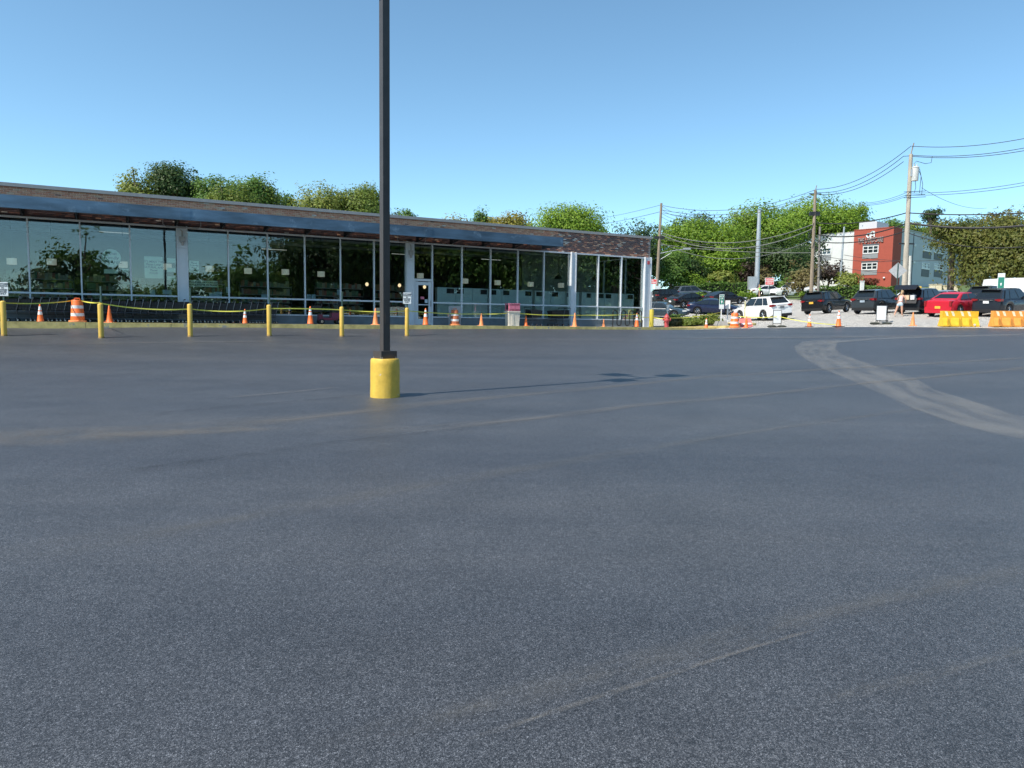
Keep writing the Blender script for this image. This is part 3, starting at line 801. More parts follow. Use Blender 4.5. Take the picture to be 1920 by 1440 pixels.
# backs of chilled cabinets behind the right-hand windows
M_CAB = mat('cabinet_back', (.70, .82, .80), .6, var=.10, scale=2)
x = s_of(819, 560, .5); e = S1 - .35; i = 0; wds = [1.05, 1.0, .95, .7, .95, 1.0]
clab = ['end', 'second', 'third', 'fourth', 'fifth', 'sixth', 'seventh', 'eighth', 'ninth', 'tenth', 'eleventh', 'twelfth', 'thirteenth', 'fourteenth', 'fifteenth', 'sixteenth', 'seventeenth', 'eighteenth']
while x < e - .6:
    wd = min(wds[i % 6] * 1.0, e - x)
    t = empty('chiller_cabinet', S(x + wd / 2, .62, 0), SANG, ('pale back of a chiller cabinet, %s from the shop door' % clab[i]) if i else 'pale back of the chiller cabinet nearest the shop door', 'fridge', 'chiller cabinets behind the shop window')
    H = 1.98
    b = MB().box((0, 0, H / 2), (wd - .03, .3, H)).box((-wd / 4, -.155, .86), (.012, .012, 1.5)).box((wd / 4, -.155, .86), (.012, .012, 1.5))
    b.box((0, -.155, 1.64), (wd - .05, .012, .02))
    b.build('panel', M_CAB, t)
    MB().box((random.choice((-1, 1)) * wd * .22, -.16, 1.80), (wd * .40, .02, .25)).build('vent', M_BLACK, t)
    MB().box((0, -.16, .06), (wd - .03, .03, .12)).build('plinth', M_BLACK, t)
    x += wd + (.16 if i % 3 == 2 else .0); i += 1
# shelving further inside
for i, s in enumerate((1.2, 4.2, 7.6, 11.0, 14.6, 18.0)):
    t = empty('grocery_shelf', S(s, 3.4 + (i % 2) * .8, 0), SANG, 'dark grocery shelving deep inside the shop, unit %s from the left end' % ('nearest', 'second', 'third', 'fourth', 'fifth', 'sixth')[i] if i else 'dark grocery shelving inside the leftmost windows', 'shelf', 'grocery shelves inside the shop')
    MB().box((0, .35, 1.0), (2.6, .05, 2.0)).box((-1.3, .1, 1.0), (.05, .5, 2.0)).box((1.3, .1, 1.0), (.05, .5, 2.0)).build('back_panel', M_STEELD, t)
    for z in (.25, .65, 1.05, 1.45, 1.85): MB().box((0, .1, z), (2.55, .5, .03)).build('shelf_board', M_COPING, t)
    pr = MB(); pm = [mat('pack_%d' % j, c, .6) for j, c in enumerate(((.35, .2, .1), (.3, .3, .25), (.12, .2, .12), (.35, .12, .08), (.4, .35, .2)))]
    for z in (.27, .67, 1.07, 1.47, 1.87):
        xx = -1.2
        while xx < 1.15:
            w = random.uniform(.08, .2); h = random.uniform(.16, .32); pr.box((xx + w / 2, 0, z + h / 2), (w - .01, .2, h), random.randrange(5)); xx += w
    pr.build('groceries', pm, t)['kind'] = 'stuff'
# ------------------------------------------------------------------ lamp post
pb = gp(722, 12.8)
lamp = empty('lamp_post', pb, 0, 'tall square bronze lamp post on a round yellow concrete base', 'lamp post')
prof = [(.252, -.1), (.255, .04), (.250, .2), (.253, .4), (.250, .58), (.246, .645), (.232, .665), (0.01, .668)]
b = MB().lathe(prof, 40, 0, caps=False)
rr = random.Random(3)
b.v = [(x * (1 + rr.uniform(-.008, .008)), y * (1 + rr.uniform(-.008, .008)), z) for x, y, z in b.v]
b.build('concrete_base', M_YELC, lamp, smooth=50)
LR = R(38)
MB().box((0, 0, .668 + .065), (.30, .30, .13), rz=LR).build('base_cover', M_BRONZE, lamp)
PH = 8.1
MB().box((0, 0, .798 + (PH - .798) / 2), (.128, .128, PH - .798), rz=LR).build('pole', M_BRONZE, lamp)
hm = MB().box((.92, 0, PH + .02), (.62, .54, .13)).box((.92, 0, PH - .05), (.50, .42, .03)).mesh('lamp_head', M_BRONZE)
MB().box((0, -.066, 1.35), (.07, .012, .16), rz=0).build('hand_hole_cover', M_BRONZE, lamp, None, (0, 0, LR))
for q in range(4):
    aq = LR + math.pi / 4 + q * math.pi / 2
    MB().lathe([(.022, 0), (.022, .03), (.012, .034)], 6, 0, (.185 * math.cos(aq), .185 * math.sin(aq), .667)).build('anchor_nut', M_GALV, lamp)
am = MB().box((.32, 0, PH - .02), (.60, .07, .07)).mesh('arm', M_BRONZE)
for a in (40, 130, 220):
    link('arm', am, lamp, None, (0, 0, R(a))); link('lamp_head', hm, lamp, None, (0, 0, R(a)))

# ------------------------------------------------------------------ bollards in a row
def bollard(px, Yd, ht, label, mode):
    p = gp(px, Yd)
    t = empty('bollard', p, 0, label, 'bollard', 'yellow bollards along the shop front')
    MB().lathe([(.088, -.05), (.088, ht - .03), (.075, ht - .005), (.03, ht + .012)], 20).build('pipe', M_YEL, t, smooth=45)
    MB().lathe([(.095, -.02), (.094, .05)], 20).build('stained_foot', mat('rusty_yellow', (.42, .26, .08), .8, var=.3), t, smooth=45)
    if mode:
        MB().box((0, .05, ht + .30), (.05, .015, .62)).box((-.025, .065, ht + .30), (.008, .035, .62)).box((.025, .065, ht + .30), (.008, .035, .62)).build('sign_post', M_GPOST, t)
    if mode == 2:
        pl = MB().box((0, 0, 0), (.34, .006, .48)).build('sign_plate', M_SIGNW, t, (0, .03, ht + .42), (0, 0, R(8)))
        text_mesh('lettering', 'CUSTOMER\nPARKING\nIN\nMARKED\nSPACES\nONLY', .075, M_INK, pl, (0, -.005, 0), (R(90), 0, 0), .001, .003, line=.9)
    return p, ht
BOL = []
for a in ((8, 25.8, 1.20, 'yellow bollard with a white sign at the far left edge', 2), (190, 26.2, 1.20, 'yellow bollard just right of the striped orange drum', 1),
          (357, 27.6, 1.20, 'yellow bollard in front of the wide white column', 1), (505, 29.0, 1.20, 'yellow bollard between the two cones with white collars', 1),
          (641, 30.4, 1.20, 'yellow bollard beside the dark red scooter', 1), (763, 31.9, 1.20, 'yellow bollard with a white sign right of the lamp post', 2)):
    BOL.append(bollard(*a))
p = S(s_of(1221.5, 600, -1.0), -1.0)
t = empty('corner_bollard', p, 0, 'olive yellow bollard at the corner of the shop', 'bollard')
MB().lathe([(.135, -.1), (.135, 1.0), (.11, 1.04), (.02, 1.05)], 20).build('pipe', M_YDK, t, smooth=45)
MB().lathe([(.142, -.02), (.141, .05)], 20).build('foot_collar', mat('olive_foot', (.36, .28, .06), .7), t, smooth=45)
CORNER = (p, .62)

# ------------------------------------------------------------------ traffic cones
def cone_kind(h, collars, om, pale=False):
    t = empty('traffic_cone', (0, 0, 0))
    w = h * .27
    MB().box((0, 0, h * .022), (w * 2, w * 2, h * .044), 0, taper=.94).build('base', M_RUB if om is M_ORANGE and collars else om, t)
    r0, r1 = h * .17, h * .035
    rad = lambda z: r0 + (r1 - r0) * (z - h * .04) / (h * .96)
    MB().lathe([(r0 * 1.12, h * .04), (r0, h * .06), (rad(h * .5), h * .5), (r1, h * .985), (r1 * .6, h)], 20).build('body', om, t, smooth=50)
    for z0, z1 in collars:
        MB().lathe([(rad(h * z0) + .004, h * z0), (rad(h * z1) + .004, h * z1)], 20, caps=False).build('reflective_collar', M_REFL, t, smooth=50)
    return t
CTW = [(.42, .60), (.66, .88)]
K28 = cone_kind(.74, CTW, M_ORANGE); K36 = cone_kind(.90, [(.50, .68), (.74, .90)], M_ORANGE)
P28 = cone_kind(.72, [], M_ORANGE2); P36 = cone_kind(.86, [], M_ORANGE2); P18 = cone_kind(.46, [], M_ORANGE2)
R28 = cone_kind(.74, [], M_ORANGE)
used = set()
def cone(src, p, label, rz, sc=1.0):
    if src.name not in used:
        used.add(src.name); c = src; c.location = p; c.rotation_euler = (0, 0, rz); c.scale = (sc,) * 3
        tag(c, label, 'cone', 'traffic cones')
    else:
        c = copy_tree(src, p, rz, label, 'traffic cones', sc); c['category'] = 'cone'
    return c
def walk(px, yl=-2.15, py=606): return S(s_of(px, py, yl), yl)
CONES = {}
for px, src, lb, sc in ((76, K28, 'orange cone with a mostly white top left of the striped drum', .92), (205.6, R28, 'plain bright orange cone just right of the second bollard', .93),
                    (459.5, K28, 'orange and white cone at the end of the trolley row', .86), (582, K36, 'tall orange and white cone left of the dark red scooter', .90),
                    (704, P36, 'plain slender orange cone just left of the lamp post', .92), (798, K36, 'tall orange and white cone in front of the shop door', .92),
                    (902.5, P28, 'plain orange cone midway between the grey board and the litter bin', .88), (986, R28, 'plain orange cone right of the litter bin by the lone trolley', .76),
                    (1077.6, P36, 'plain orange cone in front of the third white column', .87), (1132, P18, 'smallest orange cone, left of the bicycle rack', .95),
                    (1194, K36, 'orange and white cone tied with tape in front of the bicycle rack', .88)):
    CONES[px] = cone(src, walk(px, -2.0 if px not in (1132, 1194) else -1.9), lb, random.uniform(0, 1.5), sc)
for px, Yd, src, lb, sc in ((1324, 44.8, K28, 'cone with a pale yellowed top in front of the shrubs', .86), (1399, 44.4, R28, 'plain orange cone in front of the fallen red plate', .92),
                        (1517.5, 42.6, K28, 'orange and white cone left of the larger one by the black car', .98), (1572, 41.6, K36, 'orange and white cone midway between the two white boards', 1.0),
                        (1711, 40.6, P28, 'plain orange cone in front of the red car', 1.02)):
    CONES[px] = cone(src, gp(px, Yd, .004), lb, random.uniform(0, 1.5), sc)
# ------------------------------------------------------------------ channelising drums
def drum_barrel(p, label, rz=0, sc=1.0, om=None):
    t = empty('traffic_drum', p, rz, label, 'traffic drum', 'striped traffic drums')
    MB().lathe([(.33, 0), (.34, .03), (.33, .08), (.25, .10)], 24).build('base_ring', M_ORANGE2, t, smooth=40)
    pr = [(.26, .08), (.258, .24), (.246, .25), (.244, .40), (.236, .41), (.233, .56), (.226, .57), (.222, .72), (.215, .73), (.211, .90), (.19, .93), (.03, .94)]
    MB().lathe(pr, 24, 0, mis=[0] * 12).build('barrel', om or M_ORANGE, t, smooth=40)
    for z0, z1, ra, rb in ((.26, .385, .2475, .246), (.58, .705, .2275, .2255)):
        MB().lathe([(ra, z0), (rb, z1)], 24, caps=False).build('white_band', M_REFL, t, smooth=40)
    MB().tube([(-.11, 0, .92), (-.09, 0, 1.0), (.09, 0, 1.0), (.11, 0, .92)], .018, 6).build('handle', M_ORANGE, t)
    t.scale = (sc,) * 3
    return t
DR1 = drum_barrel(walk(146, -1.9), 'striped orange and white drum standing by the left end of the trolley row', .3, .94)
DR2 = drum_barrel(gp(1377, 45.0, .004), 'striped orange drum at the island by the white car', .5, .95)
DR3 = drum_barrel(walk(852.5, -1.7), 'orange and white drum in front of the grey message board', .1, .84, mat('grimy_orange', (.42, .13, .055), .7, var=.45, scale=9))
bt = empty('message_board', walk(852.5, -1.32), SANG, 'grey upright message board standing behind a drum', 'sign board')
MB().box((0, 0, .62), (.66, .04, .72)).build('panel', mat('board_grey', (.33, .35, .36), .6), bt)
MB().box((-.3, 0, .45), (.04, .05, .9)).box((.3, 0, .45), (.04, .05, .9)).build('frame', M_GALV, bt)

# ------------------------------------------------------------------ litter bin
t = empty('litter_bin', walk(960.5, -1.75), SANG - R(8), 'beige litter bin with a faded red hood', 'litter bin')
MB().box((0, 0, .36), (.54, .54, .72), 0, taper=1.14).box((0, 0, .03), (.56, .56, .06)).box((-.1, -.30, .36), (.12, .02, .64)).build('body', M_OFFW, t)
MB().box((0, 0, .745), (.66, .66, .06)).build('rim', M_OFFW, t)
hd = MB()
hd.box((0, .29, .96), (.60, .03, .36)); hd.box((.285, 0, .96), (.03, .56, .36)); hd.box((0, 0, 1.155), (.62, .62, .04)); hd.box((0, -.29, .82), (.60, .03, .10)); hd.box((0, -.29, 1.1), (.60, .03, .10)); hd.box((.16, -.292, .96), (.28, .026, .36))
hd.box((-.285, 0, .81), (.03, .56, .07)); hd.box((-.285, 0, 1.12), (.03, .56, .07)); hd.box((-.285, .24, .96), (.03, .08, .36)); hd.box((-.285, -.24, .96), (.03, .08, .36)); hd.box((-.12, -.292, .96), (.33, .026, .36))
hd.build('hood', M_PINK, t)
MB().box((0, .02, .95), (.5, .5, .3)).build('opening', M_BLACK, t)

# ------------------------------------------------------------------ shopping trolleys
M_TROL = mat('dull_chrome', (.16, .165, .175), .35, .8, var=.1)
def trolley():
    t = empty('shopping_trolley', (0, 0, 0))
    fr = MB(); L, W = .88, .54
    for sy in (-1, 1):
        y = sy * W / 2
        fr.tube([(-.42, y * .8, .13), (.36, y, .15), (.30, y, .40), (.44, y, .98)], .014, 6)
        fr.tube([(-.42, y * .78, .42), (.30, y, .40)], .011, 5)
    fr.tube([(-.42, -.2, .13), (-.42, .2, .13)], .012, 5)
    fr.build('frame', M_TROL, t, smooth=50)
    bk = MB()
    zt0, zt1, zb0, zb1 = .84, .90, .50, .44
    def edge(u, top):      # u 0 front .. 1 back
        x = -.50 + .86 * u if top else -.40 + .72 * u
        hw = (.19 + .08 * u); z = (zt0 + (zt1 - zt0) * u) if top else (zb0 + (zb1 - zb0) * u)
        return x, hw, z
    for sy in (-1, 1):
        for top in (0, 1):
            a, b_ = edge(0, top), edge(1, top); bk.tube([(a[0], sy * a[1], a[2]), (b_[0], sy * b_[1], b_[2])], .008, 4)
        for q in (.33, .66):
            a, b_, c, d = edge(0, 0), edge(0, 1), edge(1, 0), edge(1, 1)
            bk.tube([(a[0] + (b_[0] - a[0]) * q, sy * (a[1]), a[2] + (b_[2] - a[2]) * q), (c[0] + (d[0] - c[0]) * q, sy * c[1], c[2] + (d[2] - c[2]) * q)], .006, 4)
        for u in np.linspace(0, 1, 9):
            a, b_ = edge(u, 0), edge(u, 1); bk.tube([(a[0], sy * a[1], a[2]), (b_[0], sy * b_[1], b_[2])], .0065, 4)
    for u in np.linspace(0, 1, 7):
        a = edge(u, 0); bk.tube([(a[0], -a[1], a[2]), (a[0], a[1], a[2])], .006, 4)
    for q in np.linspace(-1, 1, 6):
        for u in (0, 1):
            a, b_ = edge(u, 0), edge(u, 1); bk.tube([(a[0], q * a[1], a[2]), (b_[0], q * b_[1], b_[2])], .006, 4)
    for sy in (-1, 1):
        c = [edge(0, 0), edge(1, 0), edge(1, 1), edge(0, 1)]
        q = [(e_[0], sy * (e_[1] - .012), e_[2] + .01) for e_ in c]
        bk.slab(*q, .006)
    e0, e1 = edge(0, 0), edge(0, 1); bk.slab((e0[0] + .01, -e0[1], e0[2]), (e0[0] + .01, e0[1], e0[2]), (e1[0] + .01, e1[1], e1[2]), (e1[0] + .01, -e1[1], e1[2]), .006)
    bk.build('basket', M_BLACK, t)
    MB().box((0, 0, .30), (.62, .38, .02)).box((.1, 0, .66), (.02, .44, .34)).build('lower_tray', M_BLACK, t)
    MB().tube([(.44, -.28, .99), (.45, -.26, 1.01), (.45, .26, 1.01), (.44, .28, .99)], .018, 8).build('handle', M_BLACK, t)
    for sx, y in ((-.40, .2), (-.40, -.2), (.34, .26), (.34, -.26)):
        w = MB().lathe([(.03, -.014), (.062, -.012), (.062, .012), (.03, .014)], 12, 0, (0, 0, 0), 'Y').build('wheel', M_RUB, t, (sx, y, .062))
        MB().lathe([(.03, -.018), (.03, .018)], 10, 0, (0, 0, 0), 'Y').tube([(0, .03, 0), (-.02, .03, .07), (-.02, -.03, .07), (0, -.03, 0)], .007, 4).build('hub', M_CHROME, w)
    return t
tr0 = trolley(); first = True
s = .35
GRP = 'row of nested trolleys along the windows'
for k in range(33):
    p = S(s, -.72 + random.uniform(-.025, .025)); rz = SANG + random.uniform(-.03, .03)
    lb = 'black wire trolley nested in the long row under the left-hand windows'
    if k == 0: tr0.location = p; tr0.rotation_euler = (0, 0, rz); tag(tr0, lb, 'shopping trolley', GRP)
    else: copy_tree(tr0, p, rz, lb, GRP)
    s += .29 if k % 9 else .42
for px, yl, rz, lb in ((1000, -.85, SANG + R(190), 'single trolley standing right of the litter bin'), (1042, -.65, SANG + R(12), 'trolley at the left of the pair by the third white column'), (1052, -.60, SANG + R(8), 'trolley at the right of the pair by the third white column')):
    copy_tree(tr0, walk(px, yl), rz, lb, 'loose trolleys on the pavement')

# ------------------------------------------------------------------ electric scooter cart
t = empty('electric_scooter', walk(618, -.85), SANG, 'dark red electric mobility scooter with a front basket', 'mobility scooter')
MAR = mat('maroon_plastic', (.16, .02, .045), .35, var=.1)
MB().box((0, 0, .25), (1.05, .46, .12)).box((.28, 0, .42), (.5, .50, .26), 0, taper=.85).box((-.45, 0, .36), (.16, .40, .2)).build('chassis', MAR, t)
MB().box((.28, 0, .62), (.44, .44, .12)).box((.50, 0, .86), (.09, .42, .42)).build('seat', M_BLACK, t)
MB().tube([(-.45, 0, .3), (-.36, 0, .95)], .035, 8).tube([(-.36, -.26, .97), (-.36, .26, .97)], .018, 6).build('tiller', M_BLACK, t)
MB().box((-.62, 0, .72), (.32, .42, .28), 0, taper=1.15).build('basket', M_STEELD, t)
for x, y in ((-.42, .22), (-.42, -.22), (.40, .24), (.40, -.24)):
    w = MB().lathe([(.06, -.04), (.13, -.035), (.13, .035), (.06, .04)], 16, 0, (0, 0, 0), 'Y').build('wheel', M_RUB, t, (x, y, .13))
    MB().lathe([(.06, -.045), (.06, .045)], 12, 0, (0, 0, 0), 'Y').build('hub', M_CHROME, w)

# ------------------------------------------------------------------ bicycle rack
a, b_ = s_of(1149, 600, -.75), s_of(1203, 600, -.75)
t = empty('bicycle_rack', S((a + b_) / 2, -.75), SANG, 'black wave-shaped bicycle rack in front of the last windows', 'bike rack')
W = b_ - a; pts = []; n = 4; dw = W / (2 * n - 1)
x = -W / 2
pts.append((x, 0, 0))
for i in range(n):
    r = dw / 2
    for q in np.linspace(180, 0, 9): pts.append((x + r + r * math.cos(R(q)), 0, .80 + r * math.sin(R(q))))
    x += dw
    if i < n - 1:
        for q in np.linspace(180, 360, 9): pts.append((x + r + r * math.cos(R(q)), 0, .22 + r * math.sin(R(q))))
        x += dw
pts.append((x, 0, 0))
MB().tube(pts, .03, 8).build('wave_tube', M_BLACK, t, smooth=50)
for q in (-W / 2, W / 2): MB().lathe([(.08, 0), (.08, .012)], 12, 0, (q, 0, 0)).build('floor_flange', M_BLACK, t)

# ------------------------------------------------------------------ fire hydrant
hp = gp(1249.5, 43.6, .01)
t = empty('fire_hydrant', hp, R(-10), 'worn red fire hydrant at the corner of the shop', 'hydrant')
HS = 1.12
MB().lathe([(.17, 0), (.17, .05), (.11, .06), (.105, .42), (.14, .43), (.14, .48), (.12, .49), (.115, .60), (.15, .61), (.15, .65), (.12, .70), (.07, .77), (.03, .79), (.03, .84)], 18).build('barrel', M_HYD, t, smooth=40)
for sx in (-1, 1): MB().lathe([(.055, .10), (.055, .16), (.075, .165), (.075, .20), (.03, .22)], 12, 0, (0, 0, .53), 'X').build('side_cap', M_HYD, t, smooth=40).scale = (sx, 1, 1)
MB().lathe([(.07, .09), (.07, .15), (.095, .155), (.095, .20), (.03, .23)], 12, 0, (0, 0, .50), 'Y').build('pumper_cap', M_HYD, t, smooth=40).scale = (1, -1, 1)
t.scale = (HS,) * 3

# ------------------------------------------------------------------ signs near the island
def sign_on_post(name, p, rz, post, plates, label, cat, pm=M_WHITE, group=None):
    t = empty(name, p, rz, label, cat, group)
    MB().box((0, .03, post / 2 - .1), (.06, .05, post + .2)).build('post', pm, t)
    for (x, z, w, h, m) in plates: MB().box((x, -.002, z), (w, .012, h)).build('sign_plate', m, t)
    return t
p = gp(1351.5, 46.6, .05)
t = sign_on_post('pickup_sign', p, R(-4), 1.65, [(0, 1.55, .30, .90, M_SIGNW), (0, 1.68, .25, .56, M_GREENS)], 'green and white pick-up sign on a post set in a concrete block', 'sign')
for o in _kids[t.name][2:]: o.location = (0, -.012, 0)
text_mesh('lettering', 'PICK\nUP', .13, M_WHITE, _kids[t.name][2], (0, -.012, 1.80), (R(90), 0, 0), .001, .003)
MB().prism([(0, .10), (.07, 0), (.03, 0), (.03, -.10), (-.03, -.10), (-.03, 0), (-.07, 0)], -.012, -.010).build('arrow', M_WHITE, _kids[t.name][2], (0, -.003, 1.55))
MB().box((0, 0, .14), (.95, .8, .40), 0, taper=.62).build('concrete_block', M_GREYST, t)
sign_on_post('small_sign', gp(1363, 46.9, .05), R(-20), 1.2, [(0, 1.35, .30, .52, M_WHITE)], 'blank white sign on a post behind the green one', 'sign')
sign_on_post('small_sign', gp(1251, 47.0, .05), R(30), 1.15, [(0, 1.28, .22, .40, M_WHITE), (0, 1.52, .26, .08, mat('tan_cap', (.4, .3, .2), .7))], 'small white sign on a thin white post above the hydrant', 'sign')
t = empty('marker_post', gp(1395.5, 46.5, .02), 0, 'thin pale yellow marker post in front of the white car', 'post')
MB().box((0, 0, .78), (.06, .06, 1.56)).build('post', mat('pale_yellow', (.72, .66, .36), .6), t)
MB().lathe([(.045, 1.56), (.02, 1.60)], 8).build('cap', M_WHITE, t)
t = empty('fallen_sign', gp(1399, 45.3, .01), R(-12), 'red and white plate leaning on the island kerb behind a cone', 'sign')
PRD = mat('faded_sign_red', (.60, .16, .15), .6, var=.12)
MB().slab((-.38, -.10, 0), (.38, -.16, .04), (.26, .26, .56), (-.42, .22, .50), .02).build('plate', PRD, t)
MB().slab((-.30, -.105, .14), (.30, -.155, .18), (.26, -.06, .26), (-.30, -.02, .23), .004).build('white_stripe', M_REFL, t)
# a red notice by the corner and one across the car park
for px, Yd, pyc, w, h, rz, lb, post, body in ((1220.5, 60, 528, .78, .40, 0, 'red notice sign at the corner of the shop beside the wooden pole', M_GALV, 'NO\nPARKING'),
                                         (1441.5, 88, 527.5, .98, .84, 0, 'red customer notice in front of the hillside trees', M_GPOST, 'CUSTOMER\nPARKING\nONLY')):
    p = gp(px, Yd); z = at(px, pyc, Yd).z - p.z
    t = empty('red_sign', p, R(-18), lb, 'sign', 'red parking notices')
    MB().box((0, .04, (z + h / 2) / 2), (.06, .05, z + h / 2)).build('post', post, t)
    MB().box((0, 0, z), (w, .012, h)).build('border', M_SIGNW, t)
    pl = MB().box((0, 0, 0), (w * .93, .012, h * .92)).build('sign_plate', M_REDS, t, (0, -.004, z))
    text_mesh('lettering', body, h / (body.count('\n') + 1) * .80, M_SIGNW, pl, (0, -.008, 0), (R(90), 0, 0), .001, .004, line=.95)
# green sign by the last car on the right
p = gp(1873.5, 52); z = at(1873.5, 524.5, 52).z - p.z
t = sign_on_post('pickup_sign', p, R(-30), z + .3, [(0, z - .1, .42, 1.1, M_SIGNW), (0, z - .2, .36, .75, M_GREENS)], 'green and white sign above the roof of the rightmost dark car', 'sign')
_kids[t.name][2].location = (0, -.012, 0)
MB().prism([(0, .10), (.07, 0), (.03, 0), (.03, -.10), (-.03, -.10), (-.03, 0), (-.07, 0)], -.012, -.010).build('arrow', M_WHITE, _kids[t.name][2], (0, -.003, z - .3))
# grey diamond sign seen from behind
p = gp(1679, 60); z = at(1679, 507.5, 60).z - p.z
t = empty('diamond_sign', p, R(-22), 'grey back of a diamond road sign beside the pale utility pole', 'sign')
MB().box((0, -.03, (z + .6) / 2), (.07, .05, z + .6)).build('post', M_GPOST, t)
MB().prism([(0, .66), (.66, 0), (0, -.66), (-.66, 0)], 0, .012).build('sign_plate', mat('sign_back', (.42, .42, .42), .5, .2), t, (0, 0, z))
# white pavement boards on weighted feet
def aboard(px, Yd, w, h, rz, lb):
    t = empty('pavement_board', gp(px, Yd, .005), rz, lb, 'sign board', 'white pavement boards')
    fr = MB()
    for x in (-w / 2, w / 2): fr.tube([(x, 0, .08), (x, 0, h + .26)], .018, 6)
    fr.tube([(-w / 2, 0, .22), (w / 2, 0, .22)], .016, 6).tube([(-w / 2, 0, h + .26), (w / 2, 0, h + .26)], .016, 6)
    fr.build('frame', M_STEELD, t)
    MB().box((0, 0, .24 + h / 2), (w - .03, .02, h)).build('panel', M_WHITE, t)
    for x in (-w / 2 - .06, w / 2 + .06): MB().lathe([(.16, .0), (.20, .05), (.15, .10), (.03, .12)], 10, 0, (0, 0, 0)).build('sandbag', mat('sandbag', (.06, .065, .05), .9, var=.3), t, (x, 0, 0), (0, 0, .3)).scale = (1.3, 1.5, 1)
    MB().box((0, 0, .02), (w + .5, .5, .03)).build('foot_plate', M_RUB, t)
    return t
aboard(1456.5, 43.6, .46, .72, R(-6), 'white pavement board in front of the white car')
aboard(1651.5, 42.6, .54, .80, R(-8), 'white pavement board in front of the grey trolley')
ct = copy_tree(tr0, gp(1655, 44.2), R(70), 'trolley standing behind the white board near the woman', 'loose trolleys on the car park')
# plastic water barriers
def barrier(px, Yd, m, rz, lb):
    t = empty('water_barrier', gp(px, Yd, .005), rz, lb, 'barrier', 'plastic water barriers')
    L, H = 1.86, .82
    prof = [(-.30, 0), (-.30, .08), (-.20, .30), (-.13, .46), (-.13, H), (.13, H), (.13, .46), (.20, .30), (.30, .08), (.30, 0)]
    MB().prism(prof, -L / 2, L / 2, 0, 'YZ').build('body', m, t)
    for i, x in enumerate((-.62, -.02, .50)):
        rb = MB()
        rb.add([(x - .12, -.305, .06), (x + .12, -.305, .06), (x + .06, -.205, .30), (x - .02, -.135, .47), (x - .10, -.24, .30)], [(0, 1, 2, 3, 4)])
        rb.slab((x - .05, -.318, .03), (x + .05, -.318, .03), (x + .10, -.140, .48), (x + .06, -.140, .48), .03)
        rb.build('rib', mat('rib_' + m.name, tuple(q * .62 for q in m.node_tree.nodes['Color Ramp'].color_ramp.elements[0].color[:3]), .5), t)
    for x in (-.70, -.38, .10, .46): MB().slab((x - .02, -.134, .56), (x + .10, -.134, .54), (x + .02, -.134, .78), (x - .12, -.134, .80), .006).build('reflective_stripe', mat('stripe_cream', (.85, .80, .55), .4), t)
    MB().lathe([(.06, 0), (.06, .03)], 10, 0, (0, 0, 0), 'Y').build('drain_plug', M_OFFW, t, (.66, -.33, .10))
    return t
barrier(1797, 39.6, M_BARY, R(-3), 'yellow water-filled barrier behind the black asphalt edge')
barrier(1893, 39.0, M_BARO, R(-3), 'orange water-filled barrier at the right edge')
# wheel stops by the corner
wm = MB().box((0, 0, .07), (1.7, .16, .14), 0, taper=.8).mesh('wheel_stop', M_CONC)
for px, Yd, lb in ((1232, 50, 'concrete wheel stop behind the corner bollard'), (1262, 53.5, 'concrete wheel stop beside the shrubs')):
    o = link('wheel_stop', wm, None, gp(px, Yd), (0, 0, R(15))); tag(o, lb, 'wheel stop', 'wheel stops')

# ------------------------------------------------------------------ caution tape
def tape(a, b, sag, label, w=.042):
    a, b = Vector(a), Vector(b); n = 14; vs = []; fs = []
    d = (b - a); side = d.cross(Vector((0, 0, 1))).normalized()
    tw = random.uniform(-.6, .6)
    for i in range(n + 1):
        t_ = i / n; p = a + d * t_; p.z -= sag * 4 * t_ * (1 - t_)
        ang = tw * math.sin(t_ * 7 + tw * 3)
        u = (Vector((0, 0, 1)) * math.cos(ang) + side * math.sin(ang)) * w / 2
        q = side * .002
        vs += [p - u - q, p + u - q, p + u + q, p - u + q]
    for i in range(n):
        o = i * 4
        for k in range(4): fs.append((o + k, o + (k + 1) % 4, o + 4 + (k + 1) % 4, o + 4 + k))
    fs += [(0, 3, 2, 1), (n * 4, n * 4 + 1, n * 4 + 2, n * 4 + 3)]
    m = MB(); m.add(vs, fs)
    o = m.build('caution_tape', M_TAPE)
    tag(o, label, 'tape', 'yellow caution tape')
def top(e, dz=0): return Vector((e[0].x, e[0].y, e[0].z + e[1] + dz))
def ctop(c, k): return c.location + Vector((0, 0, k))
tape(top(BOL[0], -.06) + Vector((.09, 0, 0)), DR1.location + Vector((-.2, -.05, .84)), .06, 'yellow tape from the leftmost bollard to the striped drum')
tape(DR1.location + Vector((.2, -.05, .84)), top(BOL[1], .04), .03, 'yellow tape from the striped drum to the second bollard')
tape(top(BOL[1], .02), top(BOL[2], -.18), .10, 'yellow tape between the second and third bollards')
tape(top(BOL[2], -.18), top(BOL[3], -.14), .10, 'yellow tape between the third and fourth bollards')
tape(top(BOL[3], -.14), top(BOL[4], -.12), -.02, 'yellow tape from the fourth bollard past the tall cone to the fifth')
tape(top(BOL[4], -.12), top(BOL[5], -.12), .06, 'yellow tape between the fifth bollard and the signed bollard')
tape(top(BOL[5], -.12), CONES[902.5].location + Vector((0, 0, .60)), .05, 'yellow tape from the signed bollard past the shop door')
tape(CONES[902.5].location + Vector((0, 0, .60)), walk(950, -1.9) + Vector((0, 0, .66)), .02, 'yellow tape from a plain cone to the litter bin')
tape(walk(972, -1.9) + Vector((0, 0, .66)), CONES[1077.6].location + Vector((0, 0, .62)), .04, 'yellow tape from the litter bin to the cone at the third column')
tape(CONES[1077.6].location + Vector((0, 0, .62)), CONES[1194].location + Vector((0, -.05, .74)), .03, 'yellow tape in front of the bicycle rack')
